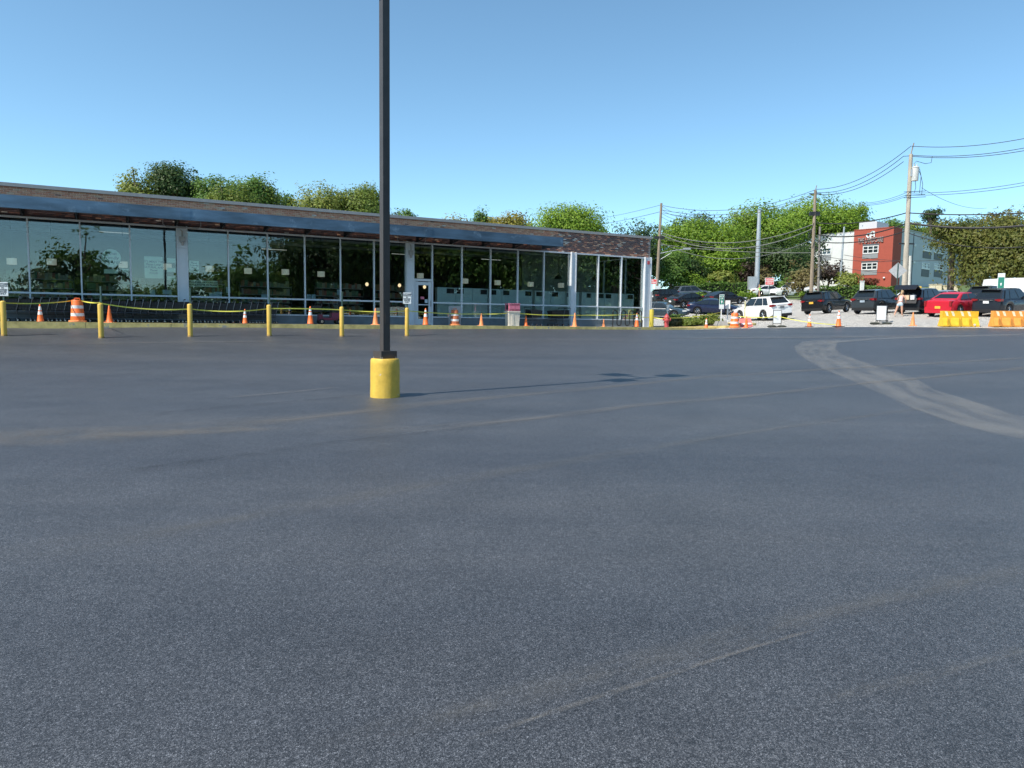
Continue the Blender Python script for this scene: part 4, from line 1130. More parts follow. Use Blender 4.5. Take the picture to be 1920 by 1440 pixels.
tape(CONES[1194].location + Vector((0, -.05, .74)), CORNER[0] + Vector((-.14, 0, .60)), .10, 'yellow tape from the rack cone to the corner bollard')
tape(CORNER[0] + Vector((.1, -.14, .58)), hp + Vector((0, -.15, .66)), .04, 'yellow tape from the corner bollard to the hydrant')
tape(hp + Vector((.1, -.12, .68)), gp(1352, 46.5, .95), .10, 'yellow tape rising from the hydrant to the green sign')
tape(DR2.location + Vector((.15, -.1, .70)), gp(1457, 43.5, .62), .06, 'yellow tape between the island drum and the first white board')
tape(gp(1462, 43.5, .62), CONES[1572].location + Vector((0, -.06, .12)), .10, 'yellow tape dropping from the first white board to the large cone')
# loose end tied to the cone by the rack
tape(CONES[1194].location + Vector((.05, -.1, .72)), CONES[1194].location + Vector((.22, -.12, .28)), -.02, 'loose tape end hanging from the cone at the bicycle rack')
# ------------------------------------------------------------------ cars
CARS = {
 # L, W, H, wheelbase, wheel radius, deck profile (x,z), cabin: rear base, roof rear, roof front, screen base, belt z
 'sedan': dict(L=4.85, W=1.85, H=1.45, wb=2.82, wr=.335, deck=[(-2.425, .55), (-2.40, .90), (-2.25, 1.0), (-1.75, 1.03), (-.6, .97), (.95, .95), (1.6, .88), (2.15, .76), (2.38, .62), (2.425, .45)], cab=(-1.95, -.85, .25, 1.15), belt=.96),
 'fullsize': dict(L=5.05, W=1.90, H=1.49, wb=3.05, wr=.36, deck=[(-2.525, .55), (-2.50, .98), (-2.40, 1.06), (-1.75, 1.09), (-.6, 1.05), (.95, 1.03), (1.7, .99), (2.3, .90), (2.49, .72), (2.525, .5)], cab=(-1.85, -.95, .15, .95), belt=1.05),
 'suv': dict(L=4.62, W=1.86, H=1.68, wb=2.66, wr=.36, deck=[(-2.31, .62), (-2.30, 1.05), (-2.24, 1.12), (-1.6, 1.10), (-.5, 1.05), (.95, 1.02), (1.6, .97), (2.05, .86), (2.26, .70), (2.31, .5)], cab=(-2.22, -1.72, .20, 1.10), belt=1.06),
 'bigsuv': dict(L=4.92, W=1.93, H=1.73, wb=2.80, wr=.375, deck=[(-2.46, .64), (-2.45, 1.08), (-2.40, 1.15), (-1.6, 1.14), (-.5, 1.10), (.95, 1.08), (1.7, 1.03), (2.2, .92), (2.41, .74), (2.46, .5)], cab=(-2.38, -2.05, .25, 1.15), belt=1.10),
 'van': dict(L=5.6, W=2.05, H=2.25, wb=3.4, wr=.36, deck=[(-2.8, .6), (-2.79, 1.2), (-2.7, 1.3), (-1.0, 1.3), (1.0, 1.25), (1.9, 1.15), (2.5, 1.0), (2.76, .75), (2.8, .5)], cab=(-2.78, -2.68, .95, 2.0), belt=1.25),
 'pickup': dict(L=5.5, W=1.95, H=1.85, wb=3.4, wr=.38, deck=[(-2.75, .7), (-2.74, 1.15), (-1.0, 1.17), (-.5, 1.17), (1.0, 1.15), (1.9, 1.12), (2.55, 1.02), (2.72, .8), (2.75, .5)], cab=(-.95, -.85, .45, 1.2), belt=1.16),
}
_wheelc = {}
def wheel_meshes(r):
    if r in _wheelc: return _wheelc[r]
    w = r * .32
    ty = MB().lathe([(r * .66, -w * .95), (r * .93, -w), (r, -w * .7), (r, w * .7), (r * .93, w), (r * .66, w * .95)], 24, 0, (0, 0, 0), 'Y', caps=False).mesh('tyre', M_RUB, 40)
    rm = MB().lathe([(r * .67, -w * .6), (r * .67, w * .8), (r * .60, w * .85), (r * .58, w * .5)], 20, 0, (0, 0, 0), 'Y', caps=False)
    rm.lathe([(r * .58, w * .25), (r * .02, w * .3)], 16, 1, (0, 0, 0), 'Y', caps=False)
    rm.lathe([(r * .14, w * .3), (r * .14, w * .8), (r * .02, w * .85)], 10, 0, (0, 0, 0), 'Y', caps=False)
    for k in range(5):
        a = 2 * math.pi * k / 5
        for da in (-.16, .16):
            c, s_ = math.cos(a), math.sin(a); c2, s2 = math.cos(a + da * 1.2), math.sin(a + da * 1.2)
            rm.tube([(c * r * .1, w * .72, s_ * r * .1), (c2 * r * .62, w * .72, s2 * r * .62)], r * .05, 4, 0)
    rm = rm.mesh('rim', [M_CHROME, M_BLACK], 40)
    _wheelc[r] = (ty, rm)
    return ty, rm
def car(kind, p, heading, col, label, cat='car', group='cars in the car park', hatch=False, plate=(.75, .55, .12), glass=None, lamps_on=False, roofrack=False):
    K = CARS[kind]; L, W, H, wb, wr = K['L'], K['W'], K['H'], K['wb'], K['wr']
    gl = glass or M_CARGL
    hx = R(heading)
    # sit on the slope
    fx = Vector((math.cos(hx), math.sin(hx), 0)); sx = Vector((-math.sin(hx), math.cos(hx), 0))
    gf, gb_ = (p + fx * wb / 2), (p - fx * wb / 2); gl_, gr_ = (p + sx * .8), (p - sx * .8)
    pitch = math.atan2(G(gb_.x, gb_.y) - G(gf.x, gf.y), wb); roll = math.atan2(G(gl_.x, gl_.y) - G(gr_.x, gr_.y), 1.6)
    t = empty('parked_car' if cat == 'car' else cat.replace(' ', '_'), p, 0, label, cat, group)
    t.rotation_euler = (roll, pitch, hx)
    pm = paint('%.2f_%.2f_%.2f' % col, col)
    dx, dz = map(np.array, zip(*K['deck']))
    axs = (-wb / 2 - .06, wb / 2 - .02)
    ar = wr + .065
    xs = set(np.linspace(-L / 2, L / 2, 29)) | set(dx)
    for a in axs: xs |= set(a + ar * np.cos(np.linspace(0, math.pi, 13)))
    xs = np.array(sorted(xs)); keep = [0]
    for i in range(1, len(xs)):
        if xs[i] - xs[keep[-1]] > .012: keep.append(i)
    xs = xs[keep]
    body = MB(); sec = []
    for x in xs:
        zt = float(np.interp(x, dx, dz)); e = abs(x) / (L / 2)
        hw = W / 2 * (1 - .14 * max(0, (e - .72) / .28) ** 2.2)
        zb = .26 + .12 * max(0, (e - .86) / .14)
        for a in axs:
            if abs(x - a) < ar: zb = max(zb, wr + math.sqrt(max(0, ar ** 2 - (x - a) ** 2)) * .98)
        zb = min(zb, zt - .06); h = zt - zb
        sec.append([(x, 0, zt), (x, hw * .62, zt - .006), (x, hw * .90, zt - min(.05, h * .2)), (x, hw * .985, zt - min(.16, h * .4)), (x, hw, zb + h * .45), (x, hw * .985, zb + h * .15), (x, hw * .95, zb)])
    vs, fs = [], []; m = 13
    for s_ in sec:
        full = [(x, -y, z) for x, y, z in reversed(s_[1:])] + s_
        vs += full
    for i in range(len(sec) - 1):
        for k in range(m - 1): fs.append((i * m + k, (i + 1) * m + k, (i + 1) * m + k + 1, i * m + k + 1))
    fs.append(tuple(range(m))); fs.append(tuple(range(len(sec) * m - 1, (len(sec) - 1) * m - 1, -1)))
    body.add(vs, fs)
    body.build('body', pm, t, smooth=38)
    MB().box((0, 0, .48), (L - .5, W * .70, .5)).box((0, 0, .30), (wb - 2 * ar - .05, W * .93, .10)).build('underbody', M_BLACK, t)
    # cabin
    r0, r1, f1, f0 = K['cab']; bz = K['belt']; zr = H
    bw, rw = W / 2 * .93, W / 2 * .72
    def deckz(x): return float(np.interp(x, dx, dz)) - .012
    cb = MB(); ring_ = []
    for x, z, w in ((r0, deckz(r0), bw * .94), (r1, zr - .05, rw * .97), ((r1 * .6 + f1 * .4), zr, rw), (f1, zr - .035, rw * .97), (f0, deckz(f0), bw * .93)):
        ring_.append((x, z, w))
    vs = []; fs = []
    for x, z, w in ring_: vs += [(x, -w, z - (.03 if z > 1.2 else 0)), (x, -w * .55, z), (x, w * .55, z), (x, w, z - (.03 if z > 1.2 else 0))]
    for i in range(4):
        for k in range(3): fs.append((i * 4 + k, (i + 1) * 4 + k, (i + 1) * 4 + k + 1, i * 4 + k + 1))
    base = len(vs)
    bx = [(r0, bw * .94), (r1, bw), (r1 * .6 + f1 * .4, bw), (f1, bw), (f0, bw * .93)]
    for x, w in bx: vs += [(x, -w, min(deckz(x), bz) - .03), (x, w, min(deckz(x), bz) - .03)]
    for i in range(4):
        fs.append((i * 4, base + i * 2, base + (i + 1) * 2, (i + 1) * 4)); fs.append((i * 4 + 3, (i + 1) * 4 + 3, base + (i + 1) * 2 + 1, base + i * 2 + 1))
    cb.add(vs, fs); cb.build('cabin', pm, t, smooth=35)
    # glass sits a little proud of the pillars
    def side(u0, v0, u1, v1, u2, v2, u3, v3, name='side_window'):
        pass
    zlo, zhi = bz + .025, zr - .11
    def xr(z): return r0 + (r1 - r0) * (z - deckz(r0)) / (zr - .05 - deckz(r0))
    def xf(z): return f0 + (f1 - f0) * (z - deckz(f0)) / (zr - .035 - deckz(f0))
    def yw(z): return bw + (rw - bw) * (z - bz) / (zr - .03 - bz)
    tl = .10
    xa0, xa1 = xr(zlo) + (.30 if kind in ('sedan', 'fullsize') else .24), xr(zhi) + (.10 if kind in ('sedan', 'fullsize') else .22)
    xb0, xb1 = xf(zlo) - .16, xf(zhi) - .10
    if kind == 'van': xa0 = xa1 = .85
    nwin = {'sedan': 2, 'fullsize': 2, 'suv': 3, 'bigsuv': 3, 'van': 1, 'pickup': 2}[kind]
    cuts = {1: [0, 1], 2: [0, .47, 1], 3: [0, .24, .60, 1]}[nwin]
    for sg in (-1, 1):
        for i in range(nwin):
            g0 = .035
            lo0 = xa0 + (xb0 - xa0) * cuts[i] + (g0 if i else 0); lo1 = xa0 + (xb0 - xa0) * cuts[i + 1] - (g0 if i < nwin - 1 else 0)
            hi0 = xa1 + (xb1 - xa1) * cuts[i] + (g0 if i else 0); hi1 = xa1 + (xb1 - xa1) * cuts[i + 1] - (g0 if i < nwin - 1 else 0)
            if i == 0 and nwin == 3: lo0 += .10
            o = .012
            q = [(lo0, sg * (yw(zlo) + o), zlo), (lo1, sg * (yw(zlo) + o), zlo), (hi1, sg * (yw(zhi) + o), zhi), (hi0, sg * (yw(zhi) + o), zhi)]
            if sg > 0: q = q[::-1]
            MB().slab(*q, .02).build('side_window', gl, t)
    def endglass(xl, xh, zl, zh, wl, wh, name, sgn):
        o = .012 * sgn
        q = [(xl + o, -wl, zl), (xl + o, wl, zl), (xh + o, wh, zh), (xh + o, -wh, zh)]
        if sgn < 0: q = q[::-1]
        MB().slab(*q, .02).build(name, gl, t)
    z0, z1 = deckz(f0) + .06, zr - .085
    endglass(xf(z0), xf(z1), z0, z1, bw * .86, rw * .88, 'windscreen', 1)
    z0, z1 = deckz(r0) + .07, zr - .11
    if not hatch and kind != 'van': endglass(xr(z0), xr(z1), z0, z1, bw * .80, rw * .82, 'rear_window', -1)
    # lights, bumpers, plate
    TL = mat('tail_light', (.24, .012, .016), .2, coat=.5); HLm = mat('head_light', (.55, .58, .6), .12, coat=.6)
    tz = {'sedan': .84, 'fullsize': .86, 'suv': 1.02, 'bigsuv': 1.0, 'van': 1.0, 'pickup': .95}[kind]
    for sg in (-1, 1):
        if kind == 'fullsize': MB().box((-L / 2 + .10, sg * W * .405, tz), (.26, .13, .30)).build('tail_light', TL, t)
        else: MB().box((-L / 2 + .13, sg * W * .40, tz), (.28, W * .12, .14), rz=sg * R(7)).box((-L / 2 + .035, sg * W * .33, tz + .01), (.08, W * .12, .08)).build('tail_light', TL, t)
        MB().box((L / 2 - .17, sg * W * .385, .69 if 'suv' not in kind else .78), (.34, .26, .13), rz=sg * R(-16)).build('head_light', HLm, t)
        mx = xf(bz + .05) - .28
        MB().box((mx, sg * (bw + .10), bz + .08), (.16, .16, .13)).box((mx + .03, sg * (bw + .02), bz + .03), (.06, .12, .04)).build('mirror', pm, t)
        MB().box((0.25, sg * (W / 2 * .997), bz - .19), (.16, .02, .028)).box((-.75, sg * (W / 2 * .997), bz - .19), (.16, .02, .028)).build('door_handle', pm, t)
    dark = M_BLACK
    MB().box((-L / 2 + .10, 0, .36), (.22, W * .84, .19)).build('rear_bumper', dark if 'suv' in kind else pm, t)
    MB().box((L / 2 - .07, 0, .42), (.16, W * .66, .22)).build('grille', dark, t)
    MB().box((-L / 2 - .004, 0, tz - .13 if 'suv' in kind else .62), (.03, .33, .15)).build('licence_plate', mat('plate_%.2f_%.2f' % (plate[0], plate[2]), plate, .5), t)
    if kind in ('suv', 'bigsuv') and not hatch:
        MB().box((-L / 2 - .012, 0, tz + .0), (.03, W * .42, .035)).build('chrome_trim', M_CHROME, t)
        MB().box((xr(zr - .04) - .10, 0, zr - .055), (.26, W * .60, .035)).build('spoiler', pm, t)
    if roofrack or kind == 'bigsuv':
        for sg in (-1, 1): MB().tube([(r1 + .15, sg * rw * .86, zr - .02), (r1 + .25, sg * rw * .86, zr + .045), (f1 - .25, sg * rw * .86, zr + .04), (f1 - .1, sg * rw * .86, zr - .02)], .018, 5).build('roof_rail', M_CHROME if roofrack else M_BLACK, t)
    for x in axs:
        for sg in (-1, 1):
            ty, rm = wheel_meshes(wr)
            w = link('wheel', ty, t, (x, sg * (W / 2 - wr * .30), wr), (0, 0, 0 if sg > 0 else math.pi))
            link('rim', rm, w)
    if hatch:
        # raised tailgate and the dark open boot
        xh, zh = r1 - .02, zr - .04
        bt = MB(); bt.slab((xh, -rw * .9, zh), (xh, rw * .9, zh), (xh - .78, bw * .86, zh + .30), (xh - .78, -bw * .86, zh + .30), .06)
        bt.slab((xh - .78, -bw * .86, zh + .30), (xh - .78, bw * .86, zh + .30), (xh - 1.02, bw * .80, zh + .02), (xh - 1.02, -bw * .80, zh + .02), .05)
        hg = bt.build('tailgate', pm, t)
        MB().slab((xh - .12, -rw * .72, zh + .066), (xh - .12, rw * .72, zh + .066), (xh - .62, bw * .70, zh + .26), (xh - .62, -bw * .70, zh + .26), .02).build('tailgate_glass', gl, hg)
        q = MB(); q.slab((xr(.78) - .02, -bw * .78, .72), (xr(.78) - .02, bw * .78, .72), (r1 - .03, rw * .86, zr - .10), (r1 - .03, -rw * .86, zr - .10), .02)
        q.v = [(min(a, -L / 2 - .012 + .35 * max(0, (c - .72) / (zr - .82))) if True else a, b, c) for a, b, c in q.v]
        q.build('boot_opening', M_BLACK, t)
        bgm = [mat('paper_bag', (.5, .36, .22), .8), mat('white_bag', (.7, .7, .68), .7)]
    return t
BLK = (.012, .012, .014)
CARS_OUT = {}
NY, BLUEPL, WPL = (.78, .42, .05), (.30, .36, .42), (.75, .76, .76)
car('suv', gp(1428, 53.5), 108, (.80, .80, .79), 'white compact SUV parked behind the first white board', plate=(.16, .18, .2))
car('bigsuv', gp(1551, 59), 40, BLK, 'black SUV with roof rails and yellow plate right of the wooden pole', plate=NY)
car('suv', gp(1648, 53.0), 37, (.035, .042, .048), 'dark grey SUV parked left of the woman', plate=BLUEPL)
hs = car('suv', gp(1732, 51.2), 36, (.014, .016, .022), 'dark SUV with its tailgate open and goods in the boot', hatch=True, plate=BLUEPL)
car('fullsize', gp(1796, 48.0), 33, (.52, .018, .035), 'bright red saloon with yellow plate', plate=NY)
car('suv', gp(1884, 46.6), 31, (.018, .022, .03), 'dark blue-black SUV at the right edge behind the barriers', plate=WPL)
car('suv', gp(1256, 82), 24, BLK, 'black SUV with its rear to the corner of the shop', plate=WPL)
car('sedan', gp(1292, 74.5), 27, BLK, 'black saloon seen from behind left of the shrubs', plate=WPL)
car('sedan', gp(1358, 81.5), 24, (.016, .018, .024), 'black saloon parked behind the green pick-up sign', plate=WPL)
car('sedan', gp(1338, 70), -16, (.012, .018, .05), 'dark blue saloon facing right behind the shrubs', plate=WPL)
car('sedan', gp(1238, 66), -24, (.03, .05, .065), 'dark teal saloon half hidden by the corner of the shop', plate=WPL)
car('suv', gp(1296, 93), 14, (.10, .12, .15), 'grey blue SUV farthest back in front of the hedge', plate=WPL)
car('pickup', gp(1486, 93.5), -168, (.82, .82, .82), 'white pickup truck by the hedge under the red notice', 'pickup truck', 'white vehicles by the hedge')
car('sedan', gp(1440, 96), 8, (.75, .76, .76), 'white car half hidden left of the white pickup truck', group='white vehicles by the hedge')
car('suv', gp(1702, 62), 150, (.62, .64, .64), 'silver car seen behind the open tailgate', glass=M_CARGL2)
car('sedan', gp(1762, 60), 160, (.20, .26, .32), 'blue grey saloon behind the car with the open tailgate')
car('suv', gp(1856, 56), 35, (.03, .032, .034), 'dark grey car between the red saloon and the rightmost SUV')
car('van', gp(1914, 62), -3, (.82, .82, .80), 'white van at the right edge under the large tree', 'van')
# bags in the open boot
fx = Vector((math.cos(R(36)), math.sin(R(36)), 0)); sx = Vector((-fx.y, fx.x, 0)); hb = hs.location
for i, (o, m, lb) in enumerate(((-.35, (.50, .36, .22), 'tan paper bag at the left of the open boot'), (.05, (.62, .46, .30), 'pale paper bag in the middle of the open boot'), (.4, (.68, .67, .64), 'white bag at the right of the open boot'))):
    q = hb - fx * 2.42 - sx * o
    o_ = MB().box((0, 0, .16), (.24, .26, .32), 0, taper=1.08).tube([(0, -.05, .32), (0, -.04, .40), (0, .04, .40), (0, .05, .32)], .008, 4).build('shopping_bag', mat('bag_%d' % i, m, .8), None, (q.x, q.y, q.z + .80), (0, 0, R(36)))
    tag(o_, lb, 'bag', 'bags in the open boot')
# cars out of the frame that the windows mirror
def mirror_at(px, py, dist):
    s = s_of(px, py); f = S(s, 0); d = Vector((f.x, f.y, 0)).normalized(); n = SN
    r = d - 2 * d.dot(n) * n
    q = Vector((f.x, f.y, 0)) + r * dist
    return q, r
for px, dist, kind, col, lb, cat, hd in ((656, 52, 'pickup', (.8, .8, .8), 'white pickup truck mirrored in the window above the scooter', 'pickup truck', 60), (695, 50, 'suv', (.5, .52, .54), 'silver car mirrored in the window behind the lamp post', 'car', 50),
                                     (748, 48, 'van', (.72, .74, .68), 'pale van mirrored in the window left of the door', 'van', 60)):
    q, r = mirror_at(px, 560, dist); q.z = G(q.x, q.y)
    car(kind, q, hd, col, lb, cat, 'vehicles mirrored in the shop windows')

# ------------------------------------------------------------------ people
def skin_mesh(name, pts, edges, root, m, sub=2):
    """pts: list of (x,y,z,rx[,ry]); grown into one continuous surface"""
    me = bpy.data.meshes.new(name)
    me.from_pydata([q[:3] for q in pts], edges, [])
    o = bpy.data.objects.new(name, me); COL.objects.link(o)
    md = o.modifiers.new('skin', 'SKIN'); md.use_smooth_shade = True
    for i, q in enumerate(pts):
        sv_ = me.skin_vertices[0].data[i]; sv_.radius = (q[3], q[4] if len(q) > 4 else q[3]); sv_.use_root = (i == root)
    o.modifiers.new('sub', 'SUBSURF').levels = sub
    dg = bpy.context.evaluated_depsgraph_get()
    r = bpy.data.meshes.new_from_object(o.evaluated_get(dg))
    COL.objects.unlink(o); bpy.data.objects.remove(o)
    r.materials.clear(); r.materials.append(m)
    r.polygons.foreach_set('use_smooth', [True] * len(r.polygons))
    return r
def person(p, rz, label, top_m, short_m, lean=.3, sc=1.0, bare=True):
    """standing figure facing local +y, leaning forward by lean (radians)"""
    t = empty('person', p, rz, label, 'person')
    cl, sl = math.cos(lean), math.sin(lean); hz = .90
    def up(h, x=0.0, f=0.0): return (x, f * cl + h * sl, hz + h * cl - f * sl)
    P = [(*up(0), .15, .12), (*up(.18), .115, .095), (*up(.40), .15, .11), (*up(.52), .09, .07), (*up(.58, 0, .01), .052), (*up(.66, 0, .03), .066), (*up(.74, 0, .035), .088), (*up(.82, 0, .03), .075)]
    E = [(0, 1), (1, 2), (2, 3), (3, 4), (4, 5), (5, 6), (6, 7)]
    for sg, stp in ((-1, -.20), (1, .04)):
        b = len(P); fx = sg * .14 - (.10 if sg < 0 else 0)
        P += [(sg * .10, -.01, .84, .098), (sg * .115 + (fx - sg * .115) * .45, stp * .45, .48, .068), (sg * .115 + (fx - sg * .115) * .6, stp * .6 - .012, .36, .064), (fx, stp, .09, .040), (fx + sg * .02, stp + .07, .035, .042), (fx + sg * .03, stp + .16, .028, .034)]
        E += [(0, b), (b, b + 1), (b + 1, b + 2), (b + 2, b + 3), (b + 3, b + 4), (b + 4, b + 5)]
    for sg in (-1, 1):
        b = len(P)
        sh = up(.46, sg * .17); el = up(.26, sg * .27, .12); wr_ = up(.20, sg * .16, .36); hn = up(.20, sg * .13, .43)
        P += [(*sh, .052), (*el, .040), (*wr_, .028), (*hn, .036, .018)]
        E += [(3, b), (b, b + 1), (b + 1, b + 2), (b + 2, b + 3)]
        for k, dy in enumerate((-.03, -.01, .01, .03)):
            c = len(P); fl = (.055, .068, .064, .05)[k]
            f1 = up(.195, sg * .13 + dy, .47); f2 = up(.175, sg * .13 + dy, .47 + fl)
            P += [(*f1, .010), (*f2, .008)]; E += [(b + 3, c), (c, c + 1)]
        c = len(P); th = up(.215, sg * .085, .45); P += [(*th, .010)]; E += [(b + 3, c)]
    body = link('body', skin_mesh('body', P, E, 0, M_SKIN), t)
    # clothes follow the body
    T = [(*up(.06), .158, .128), (*up(.18), .13, .112), (*up(.38), .165, .125), (*up(.47), .13, .09)]
    link('top', skin_mesh('top', T, [(0, 1), (1, 2), (2, 3)], 1, top_m), t)
    Sx = [(*up(.07), .135, .118), (0, 0, .86, .165, .145)]
    Ex = [(0, 1)]
    for sg, stp in ((-1, -.20), (1, .04)):
        b = len(Sx); fx = sg * .14 - (.10 if sg < 0 else 0)
        Sx += [(sg * .105, -.005, .80, .118), (sg * .11 + (fx - sg * .11) * .28, stp * .28, .635, .108)]; Ex += [(1, b), (b, b + 1)]
    link('shorts', skin_mesh('shorts', Sx, Ex, 1, short_m), t)
    hd = [(*up(.52, 0, -.09), .045), (*up(.62, 0, -.06), .07), (*up(.72, 0, -.015), .095), (*up(.80, 0, .0), .10), (*up(.87, 0, .01), .055)]
    link('hair', skin_mesh('hair', hd, [(0, 1), (1, 2), (2, 3), (3, 4)], 1, M_HAIR), t)
    for sg, stp in ((-1, -.20), (1, .04)):
        fx = sg * .14 - (.10 if sg < 0 else 0)
        link('shoe', skin_mesh('shoe', [(fx, stp - .02, .045, .048, .045), (fx + sg * .012, stp + .08, .04, .048, .038), (fx + sg * .025, stp + .19, .03, .034, .026)], [(0, 1), (1, 2)], 1, M_OFFW, 1), t)
    f = up(.72, 0, .125)
    for sg in (-1, 1):
        e = up(.735, sg * .032, .112); MB().lathe([(.012, -.006), (.008, .008)], 8, 0, e, 'Y').build('eye', M_INK, t)
        a = up(.71, sg * .085, .03); MB().box(a, (.018, .035, .05)).build('ear', M_SKIN, t)
    MB().box(up(.705, 0, .125), (.022, .03, .04), 0, taper=.6).build('nose', M_SKIN, t)
    MB().box(up(.665, 0, .105), (.045, .012, .010)).build('mouth', mat('lips', (.4, .16, .14), .5), t)
    t.scale = (sc,) * 3
    return t
person(gp(1686.5, 48.2), R(-52), 'woman in a pale pink top and denim shorts leaning into the open boot', M_TANK, M_DENIM, .30, .98)
person(gp(1424.5, 91), R(20), 'person in a lime green top by the hedge behind the white car', M_LIME, mat('dark_cloth', (.03, .03, .04), .8), .25, .95)
# ------------------------------------------------------------------ vegetation
def leaf_mesh(name, pts, nrm, size, m, aspect=.62):
    """one small folded leaf-spray face per point"""
    n = len(pts)
    a = rng.normal(size=(n, 3)); a -= nrm * (a * nrm).sum(1, keepdims=True); a /= np.linalg.norm(a, axis=1, keepdims=True) + 1e-9
    b = np.cross(nrm, a)
    sz = size * rng.uniform(.6, 1.35, (n, 1))
    L = a * sz * .5; Wd = b * sz * .5 * aspect
    fold = nrm * sz * .12
    v = np.stack([pts - L, pts - L * .1 + Wd - fold, pts + L, pts - L * .1 - Wd - fold], 1).reshape(-1, 3)
    idx = np.arange(n * 4).reshape(n, 4)
    me = bpy.data.meshes.new(name)
    me.vertices.add(n * 4); me.vertices.foreach_set('co', v.ravel())
    f = np.concatenate([idx[:, [0, 1, 2]], idx[:, [0, 2, 3]]], 0)
    # keep both triangles of a leaf together
    f = np.stack([idx[:, [0, 1, 2]], idx[:, [0, 2, 3]]], 1).reshape(-1, 3)
    nf = len(f)
    me.loops.add(nf * 3); me.polygons.add(nf)
    me.loops.foreach_set('vertex_index', f.ravel()); me.polygons.foreach_set('loop_start', np.arange(0, nf * 3, 3))
    me.materials.append(m)
    me.update(calc_edges=True)
    return me
def blob_points(c, r, nclump, per, spread, shell=.55, flat=1.0, droop=0.0, top_open=0):
    """clump centres through an uneven ellipsoid, leaves scattered round each"""
    d = rng.normal(size=(nclump, 3)); d /= np.linalg.norm(d, axis=1, keepdims=True)
    d[:, 2] = np.where(d[:, 2] < -.55, -d[:, 2] * .4, d[:, 2])
    rad = shell + (1 - shell) * rng.random(nclump) ** .6
    lob = 1 + .16 * np.sin(3 * np.arctan2(d[:, 1], d[:, 0]) + rng.uniform(0, 6)) + .10 * np.sin(5 * d[:, 2] * 2 + rng.uniform(0, 6)) + rng.normal(0, .05, nclump)
    cc = d * (rad * lob)[:, None] * np.array(r) 
    cnt = rng.poisson(per, nclump) + 4
    ci = np.repeat(np.arange(nclump), cnt)
    cs = rng.uniform(.6, 1.35, nclump)[ci][:, None]
    off = np.clip(rng.normal(size=(len(ci), 3)), -1.5, 1.5) * np.array([spread, spread, spread * .62 * flat]) * cs
    p = cc[ci] + off
    p[:, 2] -= droop * np.hypot(p[:, 0], p[:, 1]) ** 1.5 * .03
    nrm = d[ci] * .8 + off / spread * .35 + rng.normal(size=p.shape) * .42 + np.array([0, 0, .40])
    nrm /= np.linalg.norm(nrm, axis=1, keepdims=True) + 1e-9
    return p + np.array(c), nrm, cc + np.array(c)
def tree(px, wpx, pyt, pyb, Yd, leaf, label, name='tree', lsize=None, dens=1.0, group=None, trunk=True, flat=1.0, shell=.55, dpt=None, pos=None, size=None, lobes=3, cat='tree', spread=.14):
    if pos is None:
        base = gp(px, Yd); sc = Yd / F
        zt, zb = at(px, pyt, Yd).z - base.z, at(px, pyb, Yd).z - base.z
        zb = max(.15, zb); rx = wpx * sc / 2 * 1.14
    else:
        base = pos; rx, zt, zb = size
    rz_ = max(.5, (zt - zb) / 2); ry = dpt or min(rx * 1.05, max(rz_ * 1.3, rx * .7))
    t = empty(name, base, random.uniform(0, 6.28) * 0, label, cat, group)
    ls = lsize or max(.14, min(.42, base.length * .0031))
    PT, NR, CC = [], [], []
    vol = (rx * ry * rz_)
    area = (rx * rz_ + ry * rz_ + rx * ry)
    total = int(min(26000, max(900, area * 2.9 * 3.3 / (ls * ls * .62) * 1.0)) * dens)
    per = 34
    parts = [((0, 0, (zt + zb) / 2), (rx * .78, ry * .8, rz_ * .88), .42)]
    for k in range(lobes):
        a = 2 * math.pi * (k + random.random() * .6) / lobes; q = random.uniform(.42, .6)
        parts.append(((math.cos(a) * rx * .48, math.sin(a) * ry * .42, (zt + zb) / 2 + random.uniform(-.45, .45) * rz_), (rx * q, ry * q, rz_ * q * 1.1), .58 / lobes))
    for c, r, f in parts:
        nc = max(8, int(total * f / per))
        p, n, cc = blob_points(c, r, nc, per, spread * (rx * ry * rz_) ** (1 / 3) + .12, shell, flat)
        PT.append(p); NR.append(n); CC.append(cc)
    p = np.concatenate(PT); n = np.concatenate(NR); cc = np.concatenate(CC)
    ok = p[:, 2] > .05
    link('crown', leaf_mesh('crown', p[ok], n[ok], ls, LEAF[leaf]), t)
    if trunk:
        b = MB(); H = (zt + zb) / 2; r0 = max(.10, min(.4, .035 * zt))
        lean = (random.uniform(-.3, .3), random.uniform(-.3, .3))
        b.tube([(0, 0, -.3), (lean[0] * .2, lean[1] * .2, H * .4), (lean[0] * .6, lean[1] * .6, H * .8), (lean[0], lean[1], H + rz_ * .35)], [r0 * 1.25, r0, r0 * .75, r0 * .35], 9)
        b.build('trunk', M_TRUNK, t, smooth=60)
        lb = MB()
        for i in rng.choice(len(cc), min(16, len(cc)), False):
            q = Vector(cc[i]); z0 = max(zb * .6 + .2, min(H * .95, q.z - abs(q.x) * .6)); k = z0 / H
            s0 = Vector((lean[0] * k * .7, lean[1] * k * .7, z0)); mid = (s0 + q) / 2 + Vector((0, 0, -.08 * (q - s0).length))
            lb.tube([s0, mid, q], [r0 * .42, r0 * .28, r0 * .10], 5)
        lb.build('limbs', M_TRUNK, t, smooth=60)
    return t
BG = 'trees rising behind the shop roof'
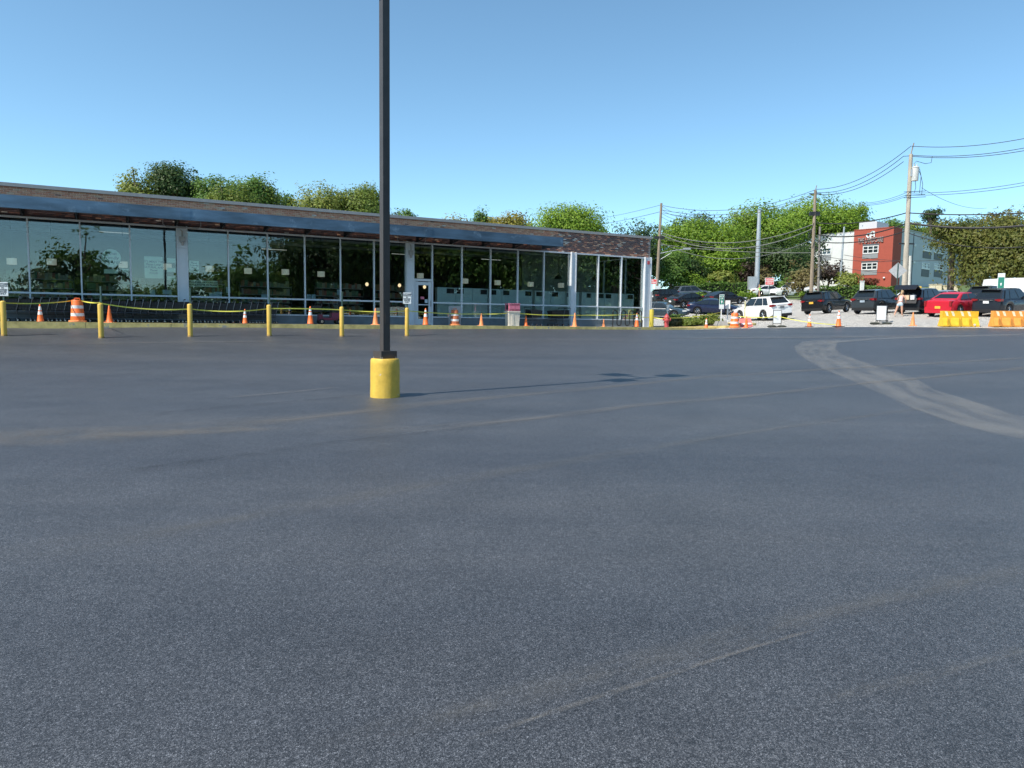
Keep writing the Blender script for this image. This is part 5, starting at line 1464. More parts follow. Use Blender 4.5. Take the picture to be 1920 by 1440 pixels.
for a in (
 (268, 64, 303, 385, 72, 'yellowgreen', 'airy yellow-green tree at the left end of those above the roof', dict(dens=.55, shell=.35)),
 (336, 84, 308, 392, 74, 'dark', 'round dark tree second from the left above the roof', {}),
 (374, 34, 316, 392, 77, 'dark', 'narrow dark tree squeezed right of the round dark one', {}),
 (408, 64, 320, 398, 73, 'green', 'mid green tree right of the narrow dark one', {}),
 (438, 70, 345, 405, 66, 'olive', 'low olive tree in front of the tall ones at the left', {}),
 (458, 84, 325, 405, 79, 'green', 'broad green tree at the middle of the left-hand clump', {}),
 (496, 64, 330, 410, 81, 'olive', 'olive tree at the right of the left-hand clump', {}),
 (528, 46, 356, 412, 84, 'green', 'small dark green tree at the right end of the left-hand clump', {}),
 (600, 88, 337, 420, 75, 'yellowgreen', 'yellow-green tree left of the lamp post', dict(dens=.85)),
 (672, 86, 338, 424, 77, 'olive', 'green tree touching the left side of the lamp post', {}),
 (704, 40, 356, 424, 80, 'dark', 'dark tree partly behind the lamp post', {}),
 (741, 32, 392, 428, 92, 'dark', 'small dark treetop just right of the lamp post', dict(lobes=2)),
 (764, 34, 393, 430, 92, 'green', 'small round treetop second to the right of the lamp post', dict(lobes=2)),
 (829, 26, 394, 432, 100, 'green', 'small spiky green treetop above the yellow crown', dict(lobes=2, dens=.7)),
 (851, 74, 403, 436, 95, 'autumn', 'low golden crown left of the lone green treetop', dict(lobes=3)),
 (904, 44, 391, 440, 94, 'green', 'lone green treetop between two golden crowns', dict(lobes=2)),
 (955, 104, 404, 448, 93, 'autumn', 'low golden crown left of the big lime tree', dict(lobes=3)),
 (966, 22, 396, 440, 99, 'green', 'tiny green treetop poking out of the golden crown', dict(lobes=2, dens=.7)),
 (1062, 132, 384, 478, 85, 'lime', 'big lime-green domed tree above the end of the roof', dict(lobes=5, dens=1.15)),
 (1110, 60, 420, 480, 88, 'lime', 'lower right shoulder tree of the big lime one', {}),
 (1192, 84, 410, 500, 95, 'dark', 'rounded dark tree left of the first wooden pole', dict(lobes=4))):
    a = list(a); a[3] += 45; a[1] *= 1.08; a[7] = dict(a[7]); a[7]['dens'] = a[7].get('dens', 1) * 1.45; tree(*a[:7], group=BG, **a[7])
HG = 'trees on the hillside beyond the car park'
for a in (
 (1304, 112, 396, 500, 124, 'dark', 'dark treetop highest at the left of the hillside', dict(lobes=4)),
 (1312, 176, 414, 520, 108, 'lime', 'wide lime-green spreading tree right of the first wooden pole', dict(lobes=5, dens=1.2)),
 (1258, 70, 462, 565, 98, 'green', 'green tree directly behind the first wooden pole', {}),
 (1288, 80, 478, 560, 101, 'dark', 'dark shaded tree under the street lamp arm', {}),
 (1392, 120, 402, 520, 118, 'olive', 'olive tree left of the grey metal pole', dict(lobes=4)),
 (1432, 130, 388, 530, 118, 'lime', 'lime tree behind the grey metal pole', dict(lobes=4, dens=1.1)),
 (1522, 180, 364, 470, 150, 'lime', 'tallest lime tree behind the double pole', dict(lobes=5, dens=1.2)),
 (1592, 60, 378, 450, 155, 'lime', 'bright treetop at the right end of the hillside', dict(dens=.9)),
 (1472, 110, 440, 565, 108, 'dark', 'dark understorey tree left of the double pole', {}),
 (1345, 96, 470, 560, 104, 'lime', 'bright vine-covered mound in the middle of the hillside', dict(lobes=5, shell=.75, dens=1.2)),
 (1296, 74, 512, 560, 98, 'lime', 'low bright bush left of the thatched mound', dict(trunk=False, shell=.7, cat='bush')),
 (1356, 60, 505, 556, 99, 'yellowgreen', 'layered olive conifer in front of the vine mound', dict(flat=.45)),
 (1404, 70, 488, 562, 103, 'purple', 'deep dark shrub right of the olive conifer', {}),
 (1396, 54, 470, 540, 106, 'dark', 'dark bush above the hedge beside the metal pole', {}),
 (1434, 40, 500, 548, 101, 'brown', 'dry brownish small tree behind the red notice', dict(dens=.7)),
 (1468, 40, 520, 566, 100, 'green', 'green bush behind the white pickup', {}),
 (1503, 56, 494, 572, 86, 'brown', 'brown olive bushy tree left of the double pole', dict(dens=.9)),
 (1550, 60, 490, 565, 100, 'purple', 'very dark purple-leaved tree right of the double pole', dict(dens=.8)),
 (1590, 44, 505, 566, 90, 'yellowgreen', 'pale grey-green shrub in front of the white building wing', dict(dens=.7)),
 (1622, 44, 520, 566, 97, 'maroon', 'dark red shrub in front of the red tower', dict(dens=.7)),
 (1664, 70, 410, 470, 168, 'green', 'green treetop above the roof of the red tower', {}),
 (1620, 60, 400, 465, 170, 'dark', 'dark treetop left above the red tower', {}),
 (1712, 80, 412, 470, 172, 'olive', 'olive treetop behind the pale utility pole', {}),
 (1752, 70, 416, 480, 168, 'green', 'green treetop above the grey wing', {}),
 (1738, 34, 386, 440, 160, 'dark', 'tall dark ragged treetop right of the transformer pole', dict(dens=.6, lobes=4)),
 (1806, 60, 408, 470, 150, 'dark', 'distant dark treetop left of the large right-hand tree', {}),
 (1878, 76, 390, 450, 92, 'brown', 'brownish upright treetop above the large right-hand tree', dict(dens=.7)),
 (1912, 90, 404, 500, 95, 'green', 'green tree at the right edge behind the large one', {})):
    tree(*a[:7], group=HG, **a[7])
# far wood that closes the hillside, one mass
q_ = []; n_ = []
for px in np.linspace(1222, 1520, 26):
    b = gp(px, 134 + random.uniform(-3, 3)); h = at(px, random.uniform(425, 450), 134).z - b.z
    p, n, cc = blob_points((b.x, b.y, b.z + h * .48), (2.6, 2.0, h * .52), 16, 34, .75, .5); q_.append(p); n_.append(n)
o = link('far_wood', leaf_mesh('far_wood', np.concatenate(q_), np.concatenate(n_), .6, LEAF['dark'])); tag(o, 'dark mass of woodland closing the hillside behind the trees', 'woodland', None, 'stuff')
# large broad tree at the right, branches down to the cars
bt = tree(1888, 205, 402, 562, 69, 'rust', 'large broad olive and rust tree at the right edge', lsize=.26, lobes=6, dens=2.2, shell=.6)
tree(1780, 72, 412, 484, 71, 'rust', 'left flank tree of the large olive and rust one', lsize=.26, lobes=4, dens=1.3, group=HG)
tree(1950, 160, 440, 566, 66, 'rust', 'rust tree cut by the right edge of the view', lsize=.26, lobes=4, dens=1.2, group=HG)
# hedges: clipped boxes of leaves
def hedge(p0, p1, h, d, leaf, label):
    p0, p1 = Vector(p0), Vector(p1); L = (p1 - p0).length
    t = empty('hedge', p0, math.atan2(p1.y - p0.y, p1.x - p0.x), label, 'hedge', 'clipped hedges along the far side')
    n = int(L * (h + d) * 60)
    x = rng.uniform(0, L, n); f = rng.random(n); y = np.where(f < .6, -d / 2, rng.uniform(-d / 2, d / 2, n)) + rng.normal(0, .07, n); z = np.where(f < .6, rng.uniform(.05, h, n), h) + rng.normal(0, .06, n) + .10 * np.sin(x * 1.3) + .06 * np.sin(x * 3.1)
    dzv = Gv(p0.x + (p1.x - p0.x) * x / L, p0.y + (p1.y - p0.y) * x / L) - p0.z
    nr = rng.normal(size=(n, 3)) + np.array([0, -.6, .6]); nr /= np.linalg.norm(nr, axis=1, keepdims=True)
    link('foliage', leaf_mesh('foliage', np.c_[x, y, z + dzv], nr, .26, LEAF[leaf]), t)
    b = MB(); k = max(2, int(L / 3)); b_ = []
    for i in range(k):
        xa, xb = L * i / k, L * (i + 1) / k
        g = [G(*(p0 + (p1 - p0) * q / L)[:2]) - p0.z for q in (xa, xb)]
        dd = d / 2 - .12
        b.add([(xa, -dd, g[0] - .2), (xb, -dd, g[1] - .2), (xb, dd, g[1] - .2), (xa, dd, g[0] - .2), (xa, -dd, g[0] + h - .12), (xb, -dd, g[1] + h - .12), (xb, dd, g[1] + h - .12), (xa, dd, g[0] + h - .12)], [(0, 3, 2, 1), (4, 5, 6, 7), (0, 1, 5, 4), (2, 3, 7, 6)] + ([(0, 4, 7, 3)] if i == 0 else []) + ([(1, 2, 6, 5)] if i == k - 1 else []))
    b.build('branches', mat('hedge_twigs', (.025, .03, .015), .95, var=.4, scale=6), t)
hedge(gp(1262, 96), gp(1412, 97), 1.75, 1.2, 'green', 'long clipped hedge under the hillside trees')
hedge(gp(1532, 90), gp(1602, 89), 1.25, 1.2, 'green', 'low bright hedge right of the double pole')
hedge(gp(1600, 88), gp(1690, 84), 1.3, 1.4, 'green', 'low hedge in front of the red tower')
# thatch-coloured mound behind the hedge
mp_ = gp(1318, 99); mh = at(1318, 525, 99).z - mp_.z
m_ = MB().lathe([(2.6, .4), (1.9, mh - 1.0), (.9, mh - .3), (.15, mh)], 16).build('mulch_mound', mat('tan_mound', (.30, .23, .15), .95, var=.25, scale=3, bmp=.5), None, mp_, None, 50)
tag(m_, 'tan pointed mound peeping over the long hedge', 'mound')
# low shrubs in the island and by the kerb
def shrub(px, Yd, w, h, leaf, label, group='low shrubs in the planted island', lsize=.14):
    p = gp(px, Yd, .08)
    t = empty('shrub', p, 0, label, 'shrub', group)
    q, n, cc = blob_points((0, 0, h * .45), (w / 2, w / 2 * .9, h * .55), 26, 26, .14, .5)
    q[:, 2] = np.abs(q[:, 2])
    link('foliage', leaf_mesh('foliage', q, n, lsize, LEAF[leaf]), t)
    b = MB()
    for i in range(8): b.tube([(0, 0, 0), Vector(cc[i]) * .6, Vector(cc[i])], [.02, .014, .006], 4)
    b.build('stems', M_TRUNK, t)
sl = [(1262, 48.5, 1.1, .75, 'olive', 'low olive shrub right of the hydrant'), (1272, 47.4, .9, .6, 'brown', 'dry brownish shrub by the island kerb'), (1283, 48.8, 1.2, .7, 'olive', 'broad low shrub in the middle left of the island'),
      (1294, 47.0, 1.0, .5, 'olive', 'shrub behind the pale-topped cone, left side'), (1306, 48.0, 1.2, .6, 'yellowgreen', 'pale green shrub in the middle of the island'), (1318, 47.3, 1.1, .6, 'olive', 'shrub just left of the pale-topped cone'),
      (1330, 48.3, 1.2, .75, 'olive', 'shrub just right of the pale-topped cone'), (1340, 47.8, .9, .6, 'yellowgreen', 'shrub touching the concrete block of the green sign'), (1268, 50, 1.1, .8, 'green', 'green shrub at the back left of the island')]
for a in sl: shrub(*a)
for px, Yd, lb in ((1310, 88, 'round green shrub on the grass below the hedge, left'), (1402, 88, 'round green shrub on the grass right of the parked saloons'), (1508, 86, 'yellowing shrub left of the black SUV with roof rails'), (1398, 86, 'small green shrub right of the hedge end')):
    shrub(px, Yd, 2.2, 1.0, 'lime', lb, 'shrubs on the far grass strip', .22)
# trees on the other side of the road, behind the viewer, that the windows mirror
RG = 'trees across the lot mirrored in the shop windows'
def mir(px, dist, w, h, leaf, label, zb=1.0, dens=.5):
    q, r = mirror_at(px, 500, dist); q.z = G(q.x, q.y)
    tree(0, 0, 0, 0, 0, leaf, label, pos=q, size=(w / 2, h, .2 if px > 570 else zb), group=RG, lsize=.55, dens=dens)
for a in ((112, 62, 9, 8.0, 'dark', 'small tree mirrored at the left of the leftmost windows'), (152, 60, 9, 11.5, 'green', 'tall tree mirrored behind the yellow bollard windows'), (182, 66, 7, 8, 'dark', 'lower tree mirrored left of the round poster'),
          (-10, 80, 24, 5.5, 'green', 'low tree mirrored at the far left'), (250, 95, 20, 5.5, 'olive', 'distant tree mirrored behind the square poster'), (310, 95, 22, 6.0, 'green', 'distant tree mirrored left of the wide column'),
          (405, 70, 12, 8.5, 'green', 'tree mirrored above the long poster'), (460, 62, 9, 9.5, 'green', 'pointed tree mirrored right of the poster windows'), (490, 66, 9, 7.5, 'olive', 'low tree mirrored beside the fourth bollard'),
          (545, 75, 12, 11, 'green', 'tree mirrored left of the scooter'), (600, 72, 15, 15, 'dark', 'dark tree mirrored above the scooter'), (660, 76, 16, 17, 'olive', 'big olive tree mirrored left of the lamp post'),
          (720, 74, 16, 18, 'green', 'big green tree mirrored behind the lamp post'), (780, 76, 16, 18, 'dark', 'big dark tree mirrored above the shop door'), (850, 72, 17, 18, 'olive', 'big olive tree mirrored right of the shop door'),
          (910, 72, 16, 18, 'green', 'big green tree mirrored left of the litter bin'), (965, 70, 16, 18, 'dark', 'big dark tree mirrored above the litter bin'), (1020, 68, 16, 17, 'green', 'big tree mirrored left of the third column'),
          (1090, 64, 15, 15, 'dark', 'dark tree mirrored right of the third column'), (1150, 60, 14, 14, 'green', 'green tree mirrored in the last but one window'), (1200, 58, 14, 14, 'dark', 'dark tree mirrored in the last window')):
    mir(*a)

q_ = []; n_ = []
for px in np.linspace(540, 1225, 40):
    q, r = mirror_at(px, 520, 84); q.z = G(q.x, q.y); h = 11 + random.uniform(-1, 1)
    p, n, cc = blob_points((q.x, q.y, q.z + h * .48), (3.6, 3.0, h * .54), 18, 40, .9, .5); q_.append(p); n_.append(n)
    p, n, cc = blob_points((q.x, q.y, q.z + 1.4), (3.8, 2.0, 2.0), 12, 40, .8, .5); q_.append(p); n_.append(n)
o = link('roadside_wood', leaf_mesh('roadside_wood', np.concatenate(q_), np.concatenate(n_), .8, LEAF['dark'])); tag(o, 'wooded bank across the lot mirrored low in the right-hand shop windows', 'woodland', None, 'stuff')
# ------------------------------------------------------------------ utility poles and wires
def pole(px, pyt, Yd, lean_px, r0, r1, m, name, label, cat='utility pole', group='poles along the road', pyb=None):
    b = gp(px + lean_px, Yd); top_ = at(px, pyt, Yd)
    t = empty(name, b, 0, label, cat, group)
    v = top_ - b
    MB().tube([(0, 0, -.5) if not pyb else (0, 0, -.5), v * .5, v], [r0, (r0 + r1) / 2, r1], 12).build('shaft', m, t, smooth=60)
    MB().lathe([(r0 * 1.02, 0), (r0 * .9, .02)], 8).build('collar', m, t)
    return t, b, top_
P1, P1b, P1t = pole(1240, 381, 84, -10, .20, .13, M_WOOD, 'wooden_pole', 'wooden utility pole standing right behind the corner of the shop')
P2, P2b, P2t = pole(1529, 357, 76, -9, .20, .14, M_WOOD, 'wooden_pole', 'taller wooden pole of the close pair by the black SUV with roof rails')
P2c, P2cb, P2ct = pole(1537.5, 425, 77.5, -4, .13, .10, mat('grey_wood', (.22, .2, .18), .9, var=.25), 'wooden_pole', 'thin grey pole of the close pair by the black SUV with roof rails')
P3, P3b, P3t = pole(1708, 289, 66, -14, .25, .155, mat('pale_wood', (.42, .37, .30), .9, var=.22, scale=2, bmp=.4, stretch=(4, 4, .5)), 'wooden_pole', 'tall pale wooden pole carrying the transformer')
PM, PMb, PMt = pole(1424, 393, 97, -6, .36, .22, M_GALV, 'metal_pole', 'plain grey metal pole in front of the hillside trees')
tb = MB().box((0, 0, .9), (1.1, .6, 2.5)).build('cabinet', M_GALV, PM, (-.9, -1.0, .3))
PS, PSb, PSt = pole(1583, 425, 98, -10, .16, .10, M_GALV, 'thin_pole', 'thin pale pole in front of the white building wing')
MB().tube([(.35, -.1, -.2), (P3t - P3b) * .34 + Vector((.33, -.05, 0))], .13, 10).build('cable_guard', mat('pale_pvc', (.62, .60, .54), .5), P3)
def on(b, t_, k): return b + (t_ - b) * k
# street light arm on the first pole
a0 = on(P1b, P1t, .50) - P1b; e0 = at(1283, 467, 84) - P1b
MB().tube([a0, (a0 + e0) / 2 + Vector((0, 0, .05)), e0], [.05, .045, .035], 6).tube([a0 - Vector((0, 0, .75)), (a0 + e0) / 2 + Vector((0, 0, -.15))], .03, 5).build('lamp_arm', M_GALV, P1)
MB().box((0, 0, 0), (.8, .28, .16), 0).build('lamp_head', M_GALV, P1, e0 + Vector((.3, 0, .02)))
# notices on the first pole
MB().box(on(P1b, P1t, .14) - P1b + Vector((.1, -.26, 0)), (.55, .03, .85)).build('notice', M_SIGNW, P1)
# equipment
def gear(P, b, t_, k, d, m=M_STEELD, name='crossarm'):
    q = on(b, t_, k) - b
    MB().box(q, d).build(name, m, P)
gear(P1, P1b, P1t, .66, (1.1, .3, .28), name='cable_box')
gear(P2, P2b, P2t, .80, (1.0, .3, .38), name='cable_box')
gear(P2, P2b, P2t, .97, (1.2, .10, .10)); gear(P3, P3b, P3t, .42, (1.3, .12, .12))
MB().tube([P3t - P3b, P3t - P3b + Vector((.2, 0, .95))], .045, 6).build('pole_top_pin', M_WOOD, P3)
MB().tube([P2t - P2b, P2t - P2b + Vector((.1, 0, .5))], .04, 6).build('pole_top_pin', M_WOOD, P2)
tc = at(1716, 326, 65.6) - P3b
MB().lathe([(.02, -.60), (.26, -.60), (.28, -.55), (.28, .50), (.31, .51), (.31, .55), (.20, .62), (.02, .64)], 20).lathe([(.05, .62), (.05, .80), (.03, .86)], 8, 0, (.1, 0, 0)).lathe([(.05, .62), (.05, .80), (.03, .86)], 8, 0, (-.12, 0, 0)).build('transformer', mat('transformer_grey', (.60, .60, .57), .5), P3, tc, None, 45)
MB().box(tc + Vector((-.25, 0, .1)), (.25, .16, .6)).build('transformer_bracket', M_GALV, P3)
for pts in (((1716, 338), (1717, 352), (1714, 362)), ((1722, 318), (1727, 330), (1724, 362)), ((1724, 316), (1730, 345), (1728, 366)), ((1713, 308), (1718, 302), (1735, 307), (1746, 305), (1748, 293))):
    q = [at(x, y, 65.5) - P3b for x, y in pts]
    MB().tube(q, .022, 5).build('jumper_cable', M_WIRE, P3)
for k, w in ((358.5, 1.2), (365, 1.1), (369.5, 1.2)):
    q = at(1718, k, 65.8) - P3b
    MB().tube([q - Vector((w * .9, 0, .08)), q + Vector((w * .7, 0, .03))], .025, 5).build('secondary_rack', M_STEELD, P3)
for pts, r in ((((1548, 545), (1539, 520), (1540, 470), (1548, 445), (1560, 436)), .03), (((1527, 478), (1534, 452), (1543, 446), (1546, 466)), .03), (((1516, 446), (1523, 428), (1526, 418)), .045)):
    MB().tube([at(x, y, 75.4) - P2b for x, y in pts], r, 5).build('cable_loop', M_WIRE, P2)
def wire(a, b, sag, r, label, group, m=None, n=18):
    a, b = Vector(a), Vector(b); d = b - a
    o = MB().tube([d * (i / n) - Vector((0, 0, sag * 4 * (i / n) * (1 - i / n))) for i in range(n + 1)], r, 5).build('overhead_wire', m or M_WIRE, None, a)
    return tag(o, label, 'wire', group)
def A(px, py, Yd): return at(px, py, Yd)
W1 = 'wires between the first wooden pole and the close pair'; W2 = 'wires between the close pair and the transformer pole'; W3 = 'wires running off to the right'; W4 = 'wires running off to the left'
for i, (y0, y1, sg) in enumerate(((385.5, 355, 1.2), (394, 362, 1.2), (399, 364, 1.3))):
    wire(A(1243, y0, 84), A(1531, y1, 76), sg, .024, 'high wire from the first wooden pole to the close pair, %s' % ('top', 'middle', 'lowest')[i], W1)
for i, (y0, y1, sg) in enumerate(((355, 274, .9), (361, 293, .9), (364, 303, .9))):
    wire(A(1531, y0, 76), A(1708 if i == 0 else 1694, y1, 66), sg, .026, 'high wire from the close pair to the transformer pole, %s' % ('top', 'middle', 'lowest')[i], W2)
wire(A(1694, 293, 66), A(1712, 291, 66), .02, .024, 'short level wire across the top of the transformer pole', W2)
for i, (y0, y1) in enumerate(((274, 244), (291, 262), (293, 268))):
    wire(A(1709, y0, 66), A(1990, y1, 58), .5, .026, 'high wire leaving the transformer pole to the right, %s' % ('top', 'middle', 'lowest')[i], W3)
for i, (y0, y1, xs) in enumerate(((362, 334, 1709), (366, 340, 1709))):
    wire(A(xs, y0, 66), A(1990, y1 - 6, 58), .35, .02, ('thin' if i == 0 else 'thicker') + ' secondary wire right of the transformer', W3)
for i, (y0, y1) in enumerate(((381, 361), (383, 365), (385, 368))):
    wire(A(1610, y0, 74), A(1700, y1, 66), .25, .018, 'secondary wire left of the transformer pole, %s' % ('top', 'middle', 'lowest')[i], W2)
wire(A(1728, 352, 66), A(1850, 390, 90), .6, .018, 'wire dropping to the right from the transformer', W3)
wire(A(1700, 399, 66), A(1990, 394, 58), .25, .05, 'thick telephone cable right of the transformer pole', W3)
wire(A(1702, 418, 66), A(1990, 414, 58), .5, .085, 'thickest black cable bundle right of the transformer pole', W3)
wire(A(1532, 418, 76), A(1700, 399, 66), .4, .05, 'thick telephone cable left of the transformer pole', W2)
wire(A(1534, 440, 76), A(1702, 418, 66), .6, .06, 'lower cable sagging left of the transformer pole', W2)
wire(A(1534, 453, 76), A(1702, 432, 66), .5, .05, 'lowest cable in front of the red tower sign', W2)
wire(A(1700, 436, 66), A(1990, 452, 60), .9, .035, 'thin cable crossing in front of the grey wing', W3)
for i, (xa, ya, xb, yb, sg, r, lb) in enumerate(((1238, 436, 1526, 420, 1.5, .045, 'thick cable across the hillside, upper'), (1238, 440, 1526, 428, 1.8, .05, 'pale thick cable across the hillside, second'),
                            (1238, 455, 1526, 448, 1.9, .03, 'thin cable across the hillside, third'), (1236, 458, 1526, 474, .3, .035, 'cable across the hillside dropping to the right'),
                            (1236, 448, 1440, 466, .2, .03, 'cable from the first pole passing behind the metal pole'), (1440, 463, 1526, 455, .4, .03, 'short cable between metal pole and close pair'))):
    wire(A(xa, ya, 84), A(xb, yb, 76), sg, r, lb, W1, mat('cable_grey', (.12, .13, .12), .5) if i < 4 else None)
for xa, ya, xb, yb, lb in ((1535, 478, 1700, 488, 'service wire in front of the red tower, upper'), (1535, 490, 1700, 512, 'service wire in front of the red tower, lower'), (1582, 478, 1790, 486, 'service wire from the thin pale pole to the grey wing')):
    wire(A(xa, ya, 76), A(xb, yb, 70), .35, .022, lb, 'service wires in front of the apartment building')
wire(A(1240, 384, 84), A(1040, 415, 150), .6, .02, 'upper wire leading left from the first wooden pole', W4)
wire(A(1238, 397, 84), A(1040, 428, 150), .5, .024, 'lower wire leading left from the first wooden pole', W4)
for i in range(4):
    wire(A(1241, 386 + i * 7, 84), A(1275 + i * 4, 397 + i * 7, 100), .3, .018, 'service wire at the top of the first wooden pole, number %s from the top' % ('one', 'two', 'three', 'four')[i], 'short service wires on the first pole')

# ------------------------------------------------------------------ apartment building
c = at(1672, 500, 132); c.z = G(c.x, c.y) - 1.0
e1 = Vector((.65, -.76, 0)).normalized(); ang = math.atan2(e1.y, e1.x)     # local x towards the near right corner, local y inwards (along the shaded side)
bld = empty('apartment_building', c, ang, 'three-storey apartment building with a red corner tower, white wing and grey side', 'building')
def bz(py, px=1672, Yd=132): return at(px, py, Yd).z - c.z
RT = bz(426)
M_BRED = mat('red_cladding', (.36, .072, .045), .8, var=.07, scale=2, bmp=.1)
M_BWH = mat('white_cladding', (.62, .62, .60), .8, var=.05, scale=2)
M_BGR = mat('grey_cladding', (.50, .52, .55), .8, var=.05, scale=1)
M_BDK = mat('dark_spandrel', (.10, .11, .12), .6)
TW = 10.5
def L_(px, py, y=0.0):
    """local (x,z) of a photo point on the building's lit front plane"""
    v = ray(px, py); o = Vector((0, 0, CAMZ)); ny = Vector((-math.sin(ang), math.cos(ang), 0))
    q = o + v * (((c - o).dot(ny) + y) / v.dot(ny))
    return (q - c).dot(e1), q.z - c.z
def Ls(px, py, x=0.0):
    v = ray(px, py); o = Vector((0, 0, CAMZ)); ny = Vector((-math.sin(ang), math.cos(ang), 0))
    q = o + v * (((c - o).dot(e1) + x) / v.dot(e1))
    return (q - c).dot(ny), q.z - c.z
xl = L_(1600, 470)[0]; yr = Ls(1689, 480)[0]
MB().box((xl / 2, yr / 2 + .0, RT / 2), (-xl, yr, RT)).build('red_tower', M_BRED, bld)
MB().box((xl / 2, yr / 2, RT + .06), (-xl + .12, yr + .12, .12)).build('parapet_cap', mat('cap_red', (.36, .08, .05), .6), bld)
GZ = Ls(1720, 436, -.35)[1]; yg = Ls(1840, 480, -.35)[0]
MB().box((-8.35, (yr + yg) / 2, GZ / 2), (16, yg - yr - .01, GZ)).build('grey_wing', M_BGR, bld)
MB().box((-8.35, (yr + yg) / 2, GZ + .1), (16.2, yg - yr, .2)).build('grey_parapet', M_COPING, bld)
WZ = L_(1560, 447, .8)[1]; xw = L_(1500, 480, .8)[0]; WZ2 = L_(1585, 441, .8)[1]; xm = L_(1561, 470, .8)[0]
MB().box(((xm + xl) / 2, 8.8, WZ2 / 2), (xl - xm - .01, 16, WZ2)).build('white_wing', M_BWH, bld)
MB().box(((xw + xm) / 2, 8.8, (WZ - .4) / 2), (xm - xw - .01, 16, WZ - .4)).build('white_wing', M_BWH, bld)
pa, pb_ = L_(1611, 424, 4)[0], L_(1644, 424, 4)[0]; PZ = L_(1630, 419, 4)[1]
MB().box(((pa + pb_) / 2, 6.5, (RT + PZ) / 2 - .3), (pb_ - pa, 5, PZ - RT + 1.2)).build('roof_plant_room', M_BGR, bld)
def window(x0, z0, x1, z1, n, y=-.02, ax=0, rows=2):
    """framed window with n lights on the front (ax 0) or the side (ax 1); returns the frame"""
    w, h = x1 - x0, z1 - z0; f = MB()
    if ax == 0:
        o = (x0, y, z0)
        bx = lambda cx, cz, sx, sz: f.box((cx, 0, cz), (sx, .16, sz))
    else:
        o = (y, x0, z0)
        bx = lambda cx, cz, sx, sz: f.box((0, cx, cz), (.16, sx, sz))
    bx(w / 2, .07, w, .16); bx(w / 2, h - .05, w, .11)
    for i in range(n + 1): bx(min(w - .06, max(.06, w * i / n)), h / 2, .13, h - .2)
    if rows == 2:
        for i in range(n): bx(w * (i + .5) / n, h * .54, w / n - .14, .10)
    fr = f.build('window', M_WHITE, bld, o)
    for i in range(n):
        g = MB()
        if ax == 0: g.box((w * (i + .5) / n, .03, h / 2), (w / n - .12, .04, h - .2))
        else: g.box((-.03, w * (i + .5) / n, h / 2), (.04, w / n - .12, h - .2))
        g.build('pane', M_WINGL, fr)
    return fr
for (a, b_, cc_, d, pd) in ((1618.5, 460.5, 1647, 474.5, 484.5), (1616, 492, 1645, 505.5, 515.5)):
    x0, z1 = L_(a, (b_ + 1.5)); x1, z0 = L_(cc_, d); zp = L_((a + cc_) / 2, pd)[1]
    window(x0, z0, x1, z1, 3)
    MB().box(((x0 + x1) / 2 - .05, -.01, (z0 + zp) / 2 - .05), (x1 - x0, .10, z0 - zp - .1)).build('spandrel_panel', mat('grey_panel', (.25, .26, .27), .6), bld)
    MB().box(((x0 + x1) / 2, .0, z1 + .2), (x1 - x0 + .2, .08, .32)).build('window_head', M_BDK, bld)
for (a, b_, cc_, d, pd) in ((1535, 466, 1558.5, 477, 488), (1535, 497, 1558, 508, 518)):
    x0, z1 = L_(a, b_, .8); x1, z0 = L_(cc_, d, .8); zp = L_((a + cc_) / 2, pd, .8)[1]
    window(x0, z0, x1, z1, 3, .78)
    MB().box(((x0 + x1) / 2, .79, (z0 + zp) / 2 - .05), (x1 - x0, .10, z0 - zp - .1)).build('spandrel_panel', bpy.data.materials['grey_panel'], bld)
for (a, b_, cc_, d, pd) in ((1731, 462, 1746, 472, 485), (1728.5, 492, 1742, 505, 519), (1752, 494, 1767, 507, 520), (1752, 465, 1767, 476, 488), (1778, 496, 1792, 508, 521), (1778, 468, 1792, 478, 490)):
    y0, z1 = Ls(a, b_, -.35); y1, z0 = Ls(cc_, d, -.35); zp = Ls((a + cc_) / 2, pd, -.35)[1]
    window(y0, z0, y1, z1, 2, -.33, 1)
    MB().box((-.34, (y0 + y1) / 2, (z0 + zp) / 2 - .05), (.10, y1 - y0, z0 - zp - .1)).build('air_unit_panel', M_BDK, bld)
    MB().box((-.31, (y0 + y1) / 2, z0 - .06), (.14, y1 - y0 + .1, .1)).build('sill', M_WHITE, bld)
y, z = Ls(1711, 480, -.35)
MB().box((-.30, y, GZ / 2), (.09, .12, GZ - .4)).build('downpipe', M_BDK, bld)
for px, py in ((1715, 460), (1713, 492)):
    y, z = Ls(px, py, -.35); MB().box((-.25, y, z), (.24, .42, .42)).build('wall_box', M_WHITE, bld)
y, z = Ls(1775, 519, -.35); MB().box((-.33, y, z - .4), (.12, .16, 3.0)).build('downpipe', M_WHITE, bld)
for px, py in ((1658, 521),):
    x, z = L_(px, py); MB().lathe([(.16, -.1), (.20, 0), (.10, .16)], 10, 0, (x, -.15, z)).build('wall_lamp', M_WHITE, bld)
y, z = Ls(1675, 516, 0); MB().lathe([(.16, -.1), (.20, 0), (.10, .16)], 10, 0, (.15, y, z)).build('wall_lamp', M_WHITE, bld)
x0, z0 = L_(1609, 455); x1, z1 = L_(1657, 446)
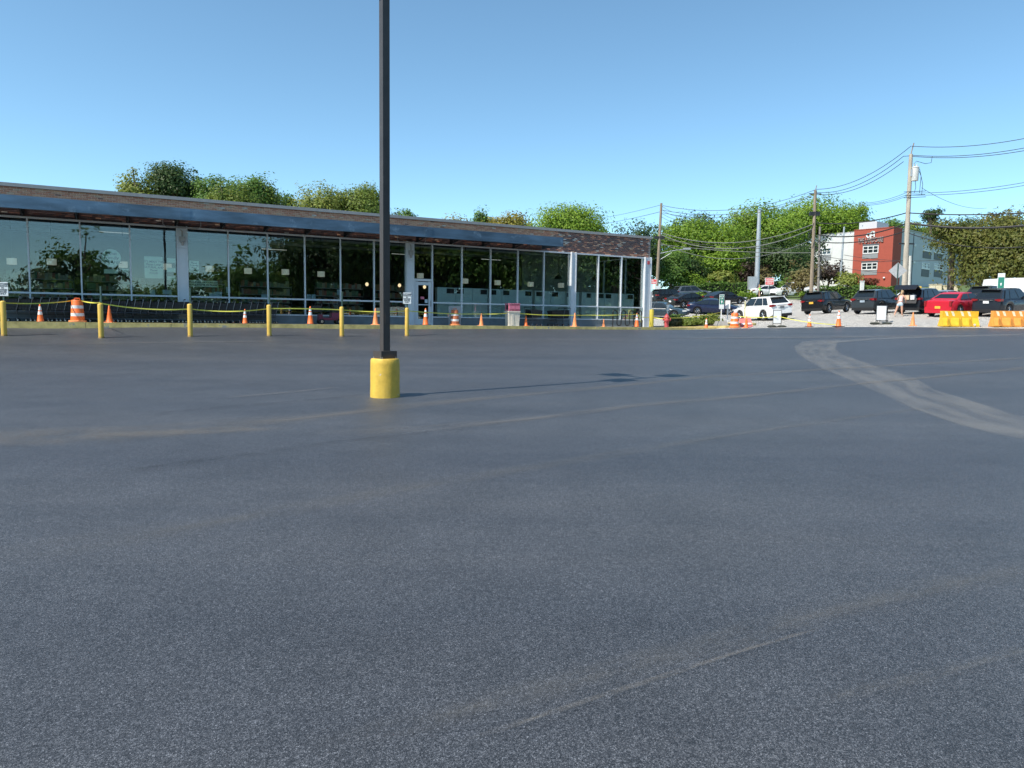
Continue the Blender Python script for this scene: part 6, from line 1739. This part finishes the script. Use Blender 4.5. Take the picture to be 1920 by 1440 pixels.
lt = text_mesh('sign_lettering', 'THE LANDCARE', 1.0, mat('letter_grey', (.30, .24, .23), .5), bld, ((x0 + x1) / 2, -.14, (z0 + z1) / 2), (R(90), 0, 0), .06, .02)
k = (x1 - x0) / max(.1, lt.dimensions.x); lt.scale = (k, 1.25, 1)
x, z = L_(1633.5, 439.5)
for dx_, dz_ in ((-.42, -.12), (.30, .18)):
    MB().lathe([(.44, -.06), (.44, .06), (.20, .06), (.20, -.06)], 18, 0, (x + dx_, -.12, z + dz_), 'Y', caps=False).build('logo_ring', M_WHITE, bld)
MB().box((x + .62, -.12, z - .05), (.16, .12, 1.0)).box((x + .02, -.12, z - .35), (.16, .12, .7)).build('logo_bar', M_WHITE, bld)
# white post at the hedge and pale boxes by the grey wing
t = empty('stone_post', gp(1615, 86), 0, 'white post standing in the low hedge in front of the red tower', 'post')
hp_ = at(1615, 528, 86).z - t.location.z
MB().box((0, 0, hp_ / 2), (.34, .34, hp_)).build('post', M_WHITE, t); MB().box((0, 0, hp_ + .04), (.42, .42, .08)).build('cap', M_WHITE, t)
for px, w, py, lb in ((1776, 30, 536, 'pale cream utility box left of the large tree trunk'), (1752, 20, 534, 'low pale cabinet right of the open tailgate')):
    p = gp(px, 78); h = at(px, py, 78).z - p.z
    t = empty('utility_box', p, R(-25), lb, 'utility box')
    MB().box((0, 0, h / 2), (w * 78 / F, .8, h)).build('cabinet', mat('cream_box', (.62, .56, .40), .6), t)
    MB().box((0, 0, h + .03), (w * 78 / F + .08, .9, .06)).build('lid', mat('cream_box', (.62, .56, .40), .6), t)
    MB().box((0, -.405, h / 2), (.02, .02, h * .9)).build('door_seam', M_BDK, t)
t = empty('yellow_bollard', gp(1722.5, 57.5), 0, 'yellow bollard top between the parked cars', 'bollard')
h = at(1722.5, 536.5, 57.5).z - t.location.z
MB().lathe([(.11, 0), (.11, h - .55)], 12).build('pipe', M_GPOST, t); MB().lathe([(.13, h - .56), (.17, h - .3), (.13, h - .02), (.03, h)], 12).build('yellow_cap', M_YEL, t, smooth=50)
